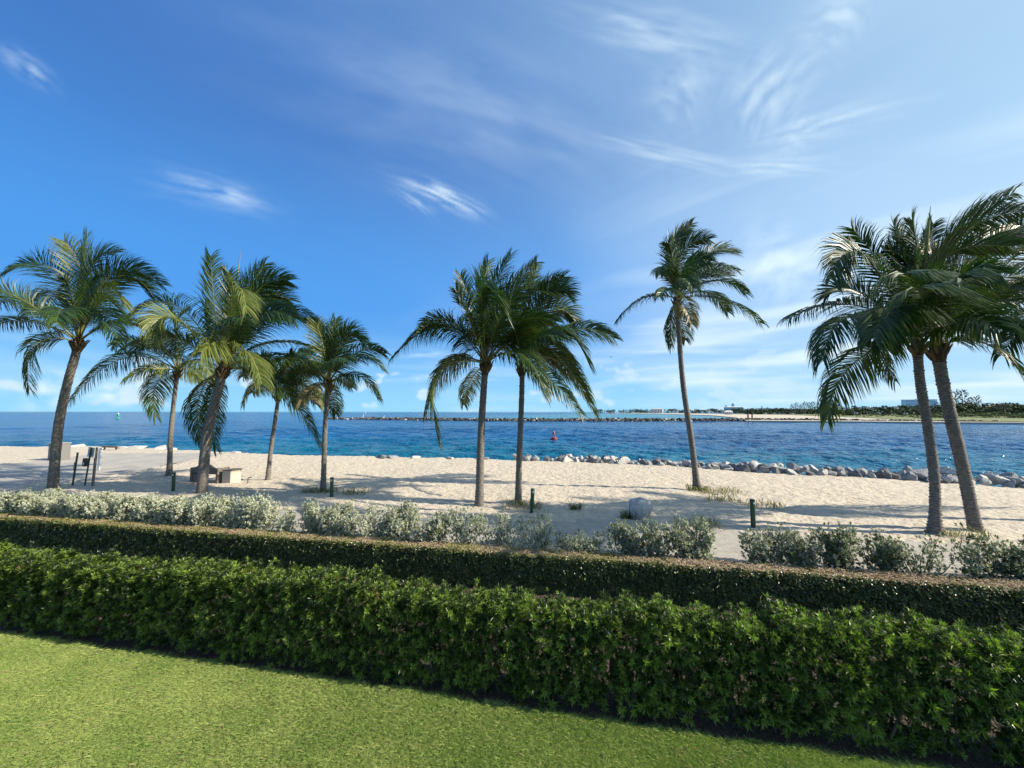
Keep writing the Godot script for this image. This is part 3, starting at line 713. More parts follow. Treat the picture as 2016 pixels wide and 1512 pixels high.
func build_lawn_grass() -> void:
	var holder := thing("lawn_grass", "short green grass blades covering the mown lawn", "grass")
	holder.set_meta("kind", "stuff")
	var mat := leafy(0.5, lin(0.35, 0.5, 0.15), 0.35)
	for k in 3:
		var tuft := grass_tuft(70 + k)
		rng.seed = 170 + k
		var places := []
		var tints := PackedColorArray()
		for i in 60000:
			var x := rng.randf_range(-12.5, 6.5)
			var edge := -4.76 + 0.05 * sand_noise.get_noise_2d(x * 8.0, 3.0)
			var z := rng.randf_range(edge, -1.2)
			if z > -1.9 - 0.0 * x and rng.randf() < 0.6: continue
			var worn := clump_noise.get_noise_2d(x * 1.4, z * 1.4)
			if z < edge + 0.35 and worn > 0.25 and rng.randf() < 0.55: continue
			var size := rng.randf_range(0.6, 1.0) * (1.3 if z < edge + 0.03 else 1.0)
			places.append(Transform3D(Basis(Vector3.UP, rng.randf() * TAU).scaled(Vector3(size, size * rng.randf_range(0.8, 1.2), size)), Vector3(x, LAWN + 0.02 * sand_noise.get_noise_2d(x * 0.5, z * 0.5) - 0.004, z)))
			var dry := clampf(0.38 + 0.3 * clump_noise.get_noise_2d(x * 0.9 + 9.0, z * 0.9) + rng.randf_range(-0.3, 0.3), 0.0, 1.0)
			var c := Vector3(0.232, 0.335, 0.088).lerp(Vector3(0.52, 0.565, 0.205), dry)
			if rng.randf() < 0.05: c = Vector3(0.42, 0.36, 0.18)
			tints.append(Color(c.x, c.y, c.z))
		scatter(holder, "grass", tuft, mat, places, tints)


func sprig(seed_is: int, leaves: int, length: float, width: float, open: float, fold := 0.25) -> ArrayMesh:
	# a shoot tip along +y with leaves spiralling round it
	rng.seed = seed_is
	var s := Shape.new()
	for i in leaves:
		var t := float(i) / leaves
		var a := i * 2.4 + rng.randf_range(-0.3, 0.3)
		var tilt := lerpf(open, 0.25, t) + rng.randf_range(-0.15, 0.15)
		var d := Vector3(cos(a) * sin(tilt), cos(tilt), sin(a) * sin(tilt))
		var up := Vector3(-cos(a) * cos(tilt), sin(tilt), -sin(a) * cos(tilt))
		var l := length * rng.randf_range(0.7, 1.15) * lerpf(1.0, 0.75, t)
		var shade := rng.randf_range(0.8, 1.2)
		leaf(s, Vector3(0, t * length * 0.55 - length * 0.2, 0), d, up, l, width, Color(shade, shade, shade * 0.95), fold, 0.1)
	return s.mesh()


func aim(dir: Vector3, spin: float, size: float) -> Basis:
	var y := dir.normalized()
	var x := y.cross(Vector3(0.3, 0.17, 0.94)).normalized()
	return (Basis(x, y, x.cross(y)) * Basis(Vector3.UP, spin)).scaled_local(Vector3.ONE * size)


func build_hedge() -> void:
	var mat := leafy(0.36, lin(0.6, 0.8, 0.15), 0.55)
	var bark := plain(0.10, 0.075, 0.05, 0.9)
	var shoots := [sprig(5, 16, 0.066, 0.0145, 1.25), sprig(6, 13, 0.055, 0.0135, 1.05), sprig(7, 17, 0.076, 0.0150, 1.35)]
	var x := -13.2
	var k := 0
	rng.seed = 900
	while x < 8.2:
		rng.seed = 900 + k
		var wide := rng.randf_range(0.62, 0.86)
		var tall := 1.11 + rng.randf_range(-0.05, 0.05) + 0.05 * sin(x * 0.9)
		var t := thing("hedge_shrub", "dense dark green clipped hedge shrub with narrow leaves, rooted in the mulch beside the lawn", "shrub", Vector3(x + wide * 0.5, LAWN - 0.04, -5.08), 0.0, "clipped hedge along the lawn")
		for st in 4:
			var s := Shape.new()
			var from := Vector3(rng.randf_range(-0.12, 0.12), -0.03, rng.randf_range(-0.08, 0.08))
			var to := Vector3(rng.randf_range(-0.5, 0.5) * wide, tall * rng.randf_range(0.75, 0.92), rng.randf_range(-0.16, 0.16))
			var bow := Vector3(rng.randf_range(-0.1, 0.1), 0.1, rng.randf_range(-0.1, 0.1))
			var pts := []
			for i in 6:
				var f := i / 5.0
				pts.append(from.lerp(to, f) + bow * sin(f * PI))
			s.tube(pts, [0.018, 0.016, 0.014, 0.011, 0.008, 0.005], 5)
			part(t, "stem", s.mesh(), bark)
		var places := [[], [], []]
		var tints := [PackedColorArray(), PackedColorArray(), PackedColorArray()]
		var many := int(1500 * wide / 0.74)
		for i in many:
			# points through the clipped box, most of them close to its faces
			var p := Vector3(rng.randf_range(-0.55, 0.55) * wide, 0.0, 0.0)
			var outward: Vector3
			var pick := rng.randf()
			var deep := rng.randf_range(0.09, 0.22)
			if rng.randf() < 0.52: deep = rng.randf() * 0.06
			var young := 0.0
			if pick < 0.50:
				p.y = rng.randf_range(0.08, tall)
				p.z = 0.27 - deep - 0.04 * (1.0 - smoothstep(0.05, 0.4, p.y))
				outward = Vector3(rng.randf_range(-0.5, 0.5), rng.randf_range(0.2, 0.9), 0.8)
			elif pick < 0.80:
				p.z = rng.randf_range(-0.27, 0.27)
				p.y = tall - deep * 0.8 + rng.randf_range(-0.03, 0.05)
				outward = Vector3(rng.randf_range(-0.45, 0.45), 1.0, rng.randf_range(-0.3, 0.5))
				young = 1.0
				if rng.randf() < 0.06: p.y += rng.randf_range(0.03, 0.10)
			elif pick < 0.93:
				p.y = rng.randf_range(0.15, tall)
				p.z = -0.27 + deep
				outward = Vector3(rng.randf_range(-0.5, 0.5), rng.randf_range(0.2, 0.8), -0.8)
			else:
				p.y = rng.randf_range(0.2, tall)
				p.z = rng.randf_range(-0.2, 0.2)
				outward = Vector3(rng.randf_range(-1, 1), 0.6, rng.randf_range(-1, 1))
			var wx := t.position.x + p.x
			# bulges and hollows that run on from shrub to shrub
			var swell := clump_noise.get_noise_3d(wx * 2.3, p.y * 2.3, 5.0)
			if p.z > 0.05: p.z += 0.09 * swell
			if young > 0.5: p.y += 0.10 * clump_noise.get_noise_2d(wx * 2.6, 50.0)
			var hollow := clump_noise.get_noise_3d(wx * 4.2, p.y * 4.2, 77.0)
			if pick < 0.5 and hollow < -0.08 and deep < 0.075 and rng.randf() < 0.85: continue
			if p.y < 0.42 and clump_noise.get_noise_2d(wx * 2.2, 14.0) + (0.42 - p.y) * 1.0 > 0.5 and rng.randf() < 0.7: continue
			var kind := rng.randi() % 3
			var size := rng.randf_range(0.65, 1.3)
			places[kind].append(Transform3D(aim(outward, rng.randf() * TAU, size), p))
			# some shoots are new and yellow-green, the others old and dark
			var fresh := rng.randf_range(0.45, 1.0) if rng.randf() < 0.47 else rng.randf_range(0.0, 0.2)
			var c := Vector3(0.016, 0.038, 0.010).lerp(Vector3(0.30, 0.41, 0.075), fresh)
			if rng.randf() < 0.006: c = Vector3(0.20, 0.13, 0.06)
			tints[kind].append(Color(c.x, c.y, c.z))
		for kind in 3: scatter(t, "foliage", shoots[kind], mat, places[kind], tints[kind])
		x += wide * 0.98
		k += 1


func build_ivy_wall() -> void:
	var grain := noise_picture(0.02, 5, FastNoiseLite.TYPE_SIMPLEX_SMOOTH, 512, [[0.0, 0.06, 0.055, 0.045], [0.6, 0.10, 0.09, 0.075], [1.0, 0.17, 0.15, 0.125]], 44)
	var t := thing("ivy_wall", "low wall covered in dark creeping ivy, topped with dry brown clippings", "wall", Vector3(-4.0, LAWN - 0.06, -8.02))
	var s := Shape.new()
	s.box(Vector3(0, 0.345, 0), Vector3(38.0, 0.69, 0.40), Basis.IDENTITY, 0.02)
	part(t, "wall", s.mesh(), textured(grain, Vector3(1.5, 1.5, 1.5), 0.9))
	var spray := []
	for k in 2:
		# a short runner lying in the x-y plane, leaves facing +z
		rng.seed = 40 + k
		var r := Shape.new()
		for i in 7:
			var at := Vector3(rng.randf_range(-0.05, 0.05), rng.randf_range(-0.05, 0.05), rng.randf_range(0.0, 0.025))
			var a := rng.randf() * TAU
			var d := Vector3(cos(a), sin(a) - 0.5, rng.randf_range(0.0, 0.9)).normalized()
			var shade := rng.randf_range(0.7, 1.25)
			leaf(r, at, d, Vector3(rng.randf_range(-0.3, 0.3), rng.randf_range(0, 0.5), 1), rng.randf_range(0.032, 0.052), rng.randf_range(0.022, 0.034), Color(shade, shade, shade), 0.15, 0.15)
		spray.append(r.mesh())
	var mat := leafy(0.32, lin(0.4, 0.5, 0.06), 0.5)
	var dry := leafy(0.7, lin(0.3, 0.25, 0.15), 0.3)
	rng.seed = 77
	for k in 2:
		var places := []
		var tints := PackedColorArray()
		for i in 14000:
			var x := rng.randf_range(-19.0, 19.0)
			var y := rng.randf_range(0.03, 0.71)
			var thick := 0.03 + 0.03 * clump_noise.get_noise_2d(x * 3.0, y * 3.0 + 20.0)
			var basis := Basis(Vector3(0, 0, 1), rng.randf_range(-0.7, 0.7)) * Basis(Vector3(1, 0, 0), rng.randf_range(-0.8, 0.3)) * Basis(Vector3(0, 1, 0), rng.randf_range(-0.8, 0.8))
			places.append(Transform3D(basis.scaled_local(Vector3.ONE * rng.randf_range(0.8, 1.25)), Vector3(x, y, 0.20 + thick * rng.randf_range(0.2, 1.0))))
			var c := Vector3(0.032, 0.056, 0.011).lerp(Vector3(0.20, 0.23, 0.06), pow(rng.randf(), 3.0))
			if rng.randf() < 0.02: c = Vector3(0.22, 0.13, 0.06)
			tints.append(Color(c.x, c.y, c.z))
		scatter(t, "ivy", spray[k], mat, places, tints)
		places = []
		tints = PackedColorArray()
		for i in 9500:
			var x := rng.randf_range(-19.0, 19.0)
			var z := rng.randf_range(-0.21, 0.215)
			var flat := Basis(Vector3(1, 0, 0), -PI * 0.5 + rng.randf_range(-0.4, 0.4)) * Basis(Vector3(0, 0, 1), rng.randf() * TAU)
			places.append(Transform3D(flat.scaled_local(Vector3.ONE * rng.randf_range(0.7, 1.15)), Vector3(x, 0.69 + 0.015 * clump_noise.get_noise_2d(x * 4.0, z * 4.0) + rng.randf_range(0, 0.02), z)))
			var green := clampf(0.5 * clump_noise.get_noise_2d(x * 1.1, 8.0) + 0.42 - x * 0.018 + rng.randf_range(-0.5, 0.35) + (0.30 if absf(z) > 0.17 else 0.0), 0.0, 1.0)
			var c := Vector3(0.43, 0.325, 0.235).lerp(Vector3(0.20, 0.22, 0.05), green) * rng.randf_range(0.7, 1.25)
			tints.append(Color(c.x, c.y, c.z))
		scatter(t, "clippings", spray[k], dry, places, tints)


func build_silver_shrubs() -> void:
	var mat := leafy(0.55, lin(0.25, 0.3, 0.15), 0.4)
	var bark := plain(0.16, 0.13, 0.10, 0.9)
	var tips := [sprig(21, 9, 0.058, 0.024, 1.3, 0.12), sprig(22, 8, 0.053, 0.023, 1.15, 0.12)]
	for q in SHRUBS:
		# x, z, half width, height, density, silver (0 green to 1 silver), label
		rng.seed = int(q[0] * 100.0) + 7000
		var t := thing("silver_shrub", q[6], "shrub", Vector3(q[0], 0.0, q[1]), 0.0, "silvery shrubs behind the ivy wall")
		var places := [[], []]
		var tints := [PackedColorArray(), PackedColorArray()]
		var stems := int(clampf(q[2] * 17.0, 6, 15))
		for st in stems:
			var out_a := rng.randf() * TAU
			var reach: float = q[2] * 1.15 * lerpf(0.25, 1.0, rng.randf())
			var root := Vector3(rng.randf_range(-0.1, 0.1) + cos(out_a) * reach * 0.35, -0.03, rng.randf_range(-0.06, 0.06))
			var top := Vector3(cos(out_a) * reach, q[3] * rng.randf_range(0.7, 1.0) * (1.0 - 0.25 * pow(reach / q[2], 2.0) / 1.3), sin(out_a) * minf(reach, 0.33))
			var bow := Vector3(rng.randf_range(-0.08, 0.08), -0.05, rng.randf_range(-0.06, 0.06))
			var pts := []
			for i in 6:
				var f := i / 5.0
				pts.append(root.lerp(top, f) + bow * sin(f * PI))
			var s := Shape.new()
			s.tube(pts, [0.013, 0.011, 0.009, 0.008, 0.006, 0.003], 5)
			part(t, "stem", s.mesh(), bark)
			var many := int(q[4] * 2.3 * rng.randf_range(0.8, 1.2))
			for i in many:
				var f := 1.0 - pow(rng.randf(), 1.15) * 0.86
				var on: Vector3 = root.lerp(top, f) + bow * sin(f * PI)
				var spread := lerpf(0.2, 0.11, f)
				var off := Vector3(rng.randf_range(-1, 1), rng.randf_range(-0.8, 1), rng.randf_range(-1, 1)) * spread
				if on.y + off.y < 0.03: continue
				var kind := rng.randi() % 2
				places[kind].append(Transform3D(aim(off.normalized() * 0.7 + Vector3(0, 0.9, 0), rng.randf() * TAU, rng.randf_range(0.75, 1.25)), on + off))
				var c := Vector3(0.10, 0.135, 0.055).lerp(Vector3(0.64, 0.65, 0.53), clampf(q[5] + rng.randf_range(-0.3, 0.3), 0.0, 1.0))
				if rng.randf() < 0.06: c = Vector3(0.20, 0.22, 0.05)
				tints[kind].append(Color(c.x, c.y, c.z))
		for kind in 2: scatter(t, "foliage", tips[kind], mat, places[kind], tints[kind])


# ---------------------------------------------------------------- palms
func frond(ctrl: Vector3, tip: Vector3, tone: int, upright: float) -> ArrayMesh:
	# a feather leaf: a midrib bent from the hub over ctrl to the tip, with two ranks of leaflets
	var s := Shape.new()
	var across := ctrl.cross(tip)
	if across.length() < 0.25: across = tip.cross(Vector3.UP) + ctrl.cross(tip)
	if across.length() < 0.05: across = Vector3(1, 0, 0)
	across = across.normalized()
	var roll := rng.randf_range(-0.25, 0.25)
	if tone == 1: roll = rng.randf_range(0.35, 0.7) * signf(rng.randf_range(-1, 1))
	if upright > 0.35: roll = rng.randf_range(0.7, 1.35) * signf(rng.randf_range(-1, 1))
	var length := (ctrl.length() + ctrl.distance_to(tip)) * 0.9
	var rib := Color(0.20, 0.19, 0.055) if tone == 0 else (Color(0.42, 0.38, 0.12) if tone == 1 else Color(0.3, 0.22, 0.12))
	var pts := []
	var radii := []
	for i in 15:
		var f := i / 14.0
		pts.append(ctrl * (2.0 * f * (1.0 - f)) + tip * f * f)
		radii.append(lerpf(0.028, 0.005, pow(f, 0.7)) + (0.022 * (1.0 - f / 0.1) if f < 0.1 else 0.0))
	s.tube(pts, radii, 5, rib, false)
	var count := int(clampf(length * 25.0, 74, 120))
	var hang := 0.45 if upright > 0.5 else (1.3 if tip.y > -0.3 else 1.7)
	var most := clampf(length * 0.28, 0.85, 1.25)
	var dark := Vector3(0.025, 0.055, 0.014)
	var mid_tone := Vector3(0.060, 0.108, 0.025)
	if tone == 1:
		dark = Vector3(0.065, 0.095, 0.02)
		mid_tone = Vector3(0.20, 0.225, 0.05)
	elif tone == 2:
		dark = Vector3(0.17, 0.14, 0.055)
		mid_tone = Vector3(0.27, 0.22, 0.10)
	for rank in 2:
		var sgn := -1.0 if rank == 0 else 1.0
		for i in count:
			var f := lerpf(0.13, 0.995, (i + rng.randf_range(-0.3, 0.3)) / count)
			var at := ctrl * (2.0 * f * (1.0 - f)) + tip * f * f
			var t := (ctrl * (2.0 - 4.0 * f) + tip * 2.0 * f).normalized()
			var side := (across - t * across.dot(t)).normalized().rotated(t, roll + 0.35 * sin(f * 4.0 + roll * 6.0))
			var up := side.cross(t)
			if up.y < 0.0: up = -up
			var slant := lerpf(0.55, 1.12, f) + rng.randf_range(-0.10, 0.10)
			var d := (side * sgn * cos(slant) + t * sin(slant) + up * rng.randf_range(0.05, 0.28)).normalized()
			var l := most * (lerpf(0.55, 1.0, f / 0.4) if f < 0.4 else lerpf(1.0, 0.42, pow((f - 0.4) / 0.6, 1.6))) * rng.randf_range(0.88, 1.08)
			if rng.randf() < 0.03: l *= 0.5
			var blow := wind * rng.randf_range(0.10, 0.34)
			var d2 := (d + Vector3.DOWN * 0.36 * hang + blow).normalized()
			var d3 := (d2 + Vector3.DOWN * 0.65 * hang + blow * 1.3).normalized()
			var face := up.rotated(t, sgn * rng.randf_range(-0.2, 1.0))
			var wv := d.cross(face).normalized() * 0.5
			var w := rng.randf_range(0.025, 0.037)
			var shade := rng.randf()
			var cv := dark.lerp(mid_tone, shade * shade)
			var col := Color(cv.x, cv.y, cv.z)
			var end := col
			if rng.randf() < 0.12: end = Color(0.20, 0.15, 0.06)
			var p1 := at + d * l * 0.30
			var p2 := p1 + d2 * l * 0.37
			var p3 := p2 + d3 * l * 0.33
			var n1 := d.cross(wv).normalized()
			var n2 := d2.cross(wv).normalized()
			var k := s.v.size()
			s.v.append(at - wv * w * 0.55); s.v.append(at + wv * w * 0.55)
			s.v.append(p1 - wv * w); s.v.append(p1 + wv * w)
			s.v.append(p2 - wv * w * 0.7); s.v.append(p2 + wv * w * 0.7)
			s.v.append(p3)
			for q in 4: s.n.append(n1); s.c.append(col)
			for q in 3: s.n.append(n2); s.c.append(end if q == 2 else col)
			s.ix.append_array([k, k + 1, k + 2, k + 1, k + 3, k + 2, k + 2, k + 3, k + 4, k + 3, k + 5, k + 4, k + 4, k + 5, k + 6])
	return s.mesh()


func palm(key: String, label: String, spear := Vector3.ZERO) -> Node3D:
	var d: Dictionary = PALM_SHAPES[key]
	rng.seed = hash(key)
	var t := thing("coconut_palm", label, "palm tree", d.at, 0.0, "coconut palms along the beach")
	# trunk: a tapered column with a swollen foot and rings left by fallen leaves
	var curve := Curve3D.new()
	var n: int = d.trunk.size()
	var knots := []
	for q in d.trunk: knots.append(Vector3(q[0], q[1], q[2]))
	for i in n:
		var tangent: Vector3 = (knots[mini(i + 1, n - 1)] - knots[maxi(i - 1, 0)]) * 0.5
		curve.add_point(knots[i], -tangent / 3.0, tangent / 3.0)
	var long := curve.get_baked_length()
	var hub: Vector3 = knots[n - 1]
	var pts := [Vector3(0, -0.25, 0)]
	var radii := [d.radii[0] * (0.8 + d.get("flare", 0.28))]
	var f := 0.0
	while f < long:
		var r: float = lerpf(d.radii[0] * 0.72, d.radii[1] * 0.8, smoothstep(0.0, long, f)) + d.radii[0] * d.get("flare", 0.28) * exp(-f * 3.6)
		var p := curve.sample_baked(f)
		var lip := rng.randf_range(0.008, 0.026)
		pts.append(p); radii.append(r)
		var gap := rng.randf_range(0.045, 0.085)
		pts.append(curve.sample_baked(minf(f + gap, long))); radii.append(r + lip)
		f += gap + 0.012
	var s := Shape.new()
	s.tube(pts, radii, 12)
	part(t, "trunk", s.mesh(), M.bark)
	# fibre-wrapped stubs of old leaf stalks round the top of the trunk
	s = Shape.new()
	var down: Vector3 = (curve.sample_baked(long - 0.4) - hub).normalized()
	s.tube([hub + down * 0.45, hub + down * 0.25, hub - down * 0.05, hub - down * 0.3], [d.radii[1] * 0.8, d.radii[1] * 1.12, d.radii[1] * 1.05, d.radii[1] * 0.4], 9, Color(0.085, 0.058, 0.036))
	for i in 13:
		var a := i * 2.4
		var side := Vector3(cos(a), 0, sin(a))
		var foot: Vector3 = hub + down * rng.randf_range(0.08, 0.4) + side * d.radii[1] * 0.8
		var shade := rng.randf_range(0.6, 1.4)
		s.tube([foot, foot + side * 0.07 - down * 0.12, foot + side * rng.randf_range(0.10, 0.2) - down * rng.randf_range(0.2, 0.34)], [0.042, 0.036, 0.016], 5, Color(0.13 * shade, 0.098 * shade, 0.055 * shade))
	part(t, "leaf_bases", s.mesh(), M.fibre)
	for q in d.fronds:
		var c := Vector3(q[0], q[1], q[2])
		var e := Vector3(q[3], q[4], q[5])
		var o := part(t, "frond", frond(c, e, q[6], e.normalized().y), M.frond)
		o.position = hub
		if q[6] == 1: o.set_meta("label", "yellowish older frond")
		elif q[6] == 2: o.set_meta("label", "dry tan frond")
	# younger fronds inside the crown, set round in a spiral
	for i in 2:
		var a := i * 2.4 + rng.randf_range(-0.4, 0.4)
		var out := Vector3(cos(a), 0, sin(a))
		var reach: float = d.reach * rng.randf_range(0.72, 0.86)
		var rise := rng.randf_range(0.4, 0.8)
		var o := part(t, "frond", frond(out * reach * 0.5 + Vector3(0, reach * (0.35 + rise * 0.3), 0), out * reach * (0.95 - rise * 0.25) + wind * 0.3 + Vector3(0, reach * (rise - 0.35), 0), 0, rise - 0.2), M.frond)
		o.position = hub
	if spear != Vector3.ZERO:
		s = Shape.new()
		s.tube([hub, hub + spear * 0.5, hub + spear * 0.8, hub + spear], [0.04, 0.05, 0.03, 0.004], 6, Color(0.30, 0.30, 0.10))
		part(t, "spear_leaf", s.mesh(), M.frond)
	return t


func build_palms() -> void:
	M.bark = textured(noise_picture(0.03, 5, FastNoiseLite.TYPE_SIMPLEX_SMOOTH, 512, [[0.0, 0.045, 0.040, 0.035], [0.42, 0.125, 0.112, 0.097], [0.60, 0.22, 0.198, 0.172], [1.0, 0.42, 0.385, 0.34]], 51), Vector3(0.6, 2.6, 0.6), 0.92, noise_picture(0.03, 4, FastNoiseLite.TYPE_SIMPLEX_SMOOTH, 512, [], 52), 2.0)
	M.frond = leafy(0.42, lin(0.42, 0.55, 0.1), 0.45)
	M.fibre = leafy(0.9, lin(0.02, 0.02, 0.01), 0.2)
	palm("P1", "coconut palm with leaning trunk beside the sign posts and grey box")
	palm("P2", "slim coconut palm on the sand between the pavement and the bench")
	palm("P3", "stout leaning coconut palm in front of the bench, with an upright spear leaf", Vector3(0.4, 4.65, -0.1))
	palm("P4", "short slender coconut palm with pale drooping fronds, past the bench block")
	palm("P5", "straight slim coconut palm on a weedy mound beside a green bollard")
	palm("P6", "straight coconut palm of the close pair, nearer the ivy wall")
	palm("P7", "coconut palm of the close pair, beside the green bollard")
	palm("P8", "lone tall coconut palm with a curved trunk rising from a patch of weeds")
	palm("P9", "coconut palm with a pale flared foot, thinner trunk of the leaning pair", Vector3(0.3, 3.4, 0.3))
	palm("P10", "coconut palm with a dark thick leaning trunk and the fullest crown")
	palm("P11", "coconut palm standing alone beyond the leaning pair")


# ---------------------------------------------------------------- stones and beach things
func boulder(seed_is: int, flat: float) -> ArrayMesh:
	# a broken stone: the inside of a dozen random planes
	rng.seed = seed_is
	var planes := []
	for i in 10:
		var d := Vector3(rng.randf_range(-1, 1), rng.randf_range(-1, 1), rng.randf_range(-1, 1)).normalized()
		planes.append([d, rng.randf_range(0.5, 0.9)])
	planes.append([Vector3(rng.randf_range(-0.3, 0.3), 1, rng.randf_range(-0.3, 0.3)).normalized(), flat])
	var rough := FastNoiseLite.new()
	rough.seed = seed_is
	rough.frequency = 1.6
	var grid := []
	var rows := 18
	var cols := 28
	for i in rows + 1:
		var row := []
		for j in cols:
			var a := PI * i / rows
			var b := TAU * j / cols
			var u := Vector3(sin(a) * cos(b), cos(a), sin(a) * sin(b))
			var r := 1.05
			for p in planes:
				var k: float = u.dot(p[0])
				if k > 0.01: r = minf(r, p[1] / k)
			row.append(u * r * (1.0 + 0.035 * rough.get_noise_3dv(u * 2.0)))
		grid.append(row)
	var s := Shape.new()
	for i in rows:
		for j in cols:
			var j2 := (j + 1) % cols
			if i > 0: s.tri(grid[i][j], grid[i][j2], grid[i + 1][j2])
			if i < rows - 1: s.tri(grid[i][j], grid[i + 1][j2], grid[i + 1][j])
	return s.mesh()


func build_stones() -> void:
	var bump := noise_picture(0.02, 5, FastNoiseLite.TYPE_SIMPLEX_SMOOTH, 512, [], 62)
	var stone := []
	for q in [[0.24, 0.245, 0.255], [0.40, 0.39, 0.37], [0.13, 0.135, 0.15]]:
		var ramp := []
		for f in [[0.0, 0.6], [0.5, 1.0], [1.0, 1.35]]: ramp.append([f[0], q[0] * f[1], q[1] * f[1], q[2] * f[1]])
		stone.append(textured(noise_picture(0.015, 5, FastNoiseLite.TYPE_SIMPLEX_SMOOTH, 256, ramp, 60 + stone.size()), Vector3(1.1, 1.1, 1.1), 0.85, bump, 4.0))
	M.stone = stone
	var shapes := []
	for k in 9: shapes.append(boulder(300 + k, 0.55 + 0.05 * (k % 4)))
	M.boulders = shapes
	# riprap along the water's edge
	rng.seed = 41
	var x := -4.3
	while x < 23.0:
		var rows := 4
		for r in rows:
			if x < -1.5 and r > 1: continue
			var px := x + rng.randf_range(-0.22, 0.22)
			var big := rng.randf_range(0.13, 0.28) * (1.5 if rng.randf() < 0.13 else 1.0) * (1.1 if x > 8.0 else 1.0)
			var out_by := 0.05 + r * 0.42 + rng.randf_range(-0.1, 0.15)
			var pz := shore_z(px) - out_by
			var tone: int = [0, 0, 1, 1, 2][rng.randi() % 5]
			var t := thing("riprap_boulder", ["mid-grey", "pale grey", "dark grey"][tone] + " broken boulder in the riprap between beach and water", "boulder", Vector3(px, [0.0, 0.10, 0.13, 0.0][r] + rng.randf_range(-0.06, 0.08) + (0.05 if px > 8.0 else 0.0), pz), rng.randf() * TAU, "riprap boulders along the water edge")
			t.rotation.x = rng.randf_range(-0.9, 0.9)
			t.rotation.z = rng.randf_range(-0.9, 0.9)
			t.scale = Vector3(big * rng.randf_range(0.95, 1.5), big * rng.randf_range(0.65, 1.0), big * rng.randf_range(0.85, 1.1))
			part(t, "stone", shapes[rng.randi() % 9], stone[tone])
		x += rng.randf_range(0.36, 0.52)
	for q in [[-43.5, 0.5, 1], [-38.0, 0.35, 1], [-36.5, 0.5, 1], [-33.8, 0.6, 1], [-32.6, 0.4, 1], [-25.4, 0.35, 1], [-13.4, 0.42, 2], [-12.6, 0.3, 0], [-11.0, 0.28, 1], [-8.6, 0.25, 1], [-6.4, 0.3, 0]]:
		var t := thing("shore_rock", "pale rock half buried at the sandy water edge", "rock", Vector3(q[0], 0.0, shore_z(q[0]) + 0.25), rng.randf() * TAU, "scattered rocks along the sandy shore")
		t.scale = Vector3(q[1] * 1.5, q[1] * 0.75, q[1])
		part(t, "stone", shapes[rng.randi() % 9], stone[q[2]])
	var b := thing("round_boulder", "smooth blue-grey boulder alone on the sand with grass at its foot", "boulder", Vector3(1.57, 0.17, -11.95), 0.4)
	b.scale = Vector3(0.50, 0.44, 0.42)
	part(b, "stone", boulder(331, 0.8), stone[1])


func weed(at: Vector3, blades: int, reach: float, label: String, dry := 0.3) -> void:
	rng.seed = int(at.x * 50.0 + at.z * 31.0) + 5000
	var s := Shape.new()
	for i in blades * 2:
		var a := rng.randf() * TAU
		var foot := Vector3(rng.randf_range(-1, 1) * reach, 0.0, rng.randf_range(-1, 1) * reach * 0.6)
		var l := rng.randf_range(0.12, 0.38)
		var d := Vector3(cos(a) * 0.7, 1.0, sin(a) * 0.7).normalized()
		var side := Vector3(-sin(a), 0, cos(a)) * rng.randf_range(0.005, 0.010)
		var mid := foot + d * l * 0.6
		var tip := mid + (d + Vector3(cos(a), -0.5, sin(a)) * 0.7).normalized() * l * 0.5
		var c := Vector3(0.09, 0.13, 0.025).lerp(Vector3(0.34, 0.29, 0.12), clampf(dry + rng.randf_range(-0.4, 0.4), 0, 1))
		var col := Color(c.x, c.y, c.z)
		s.quad(foot - side, mid - side, mid + side, foot + side, col)
		s.tri(mid - side, tip, mid + side, col)
	var o := part(self, "weed", s.mesh(), M.weed)
	o.name = numbered("weed_patch")
	o.position = at
	o.set_meta("kind", "stuff")
	tag(o, label, "weeds", "weeds on the sand")


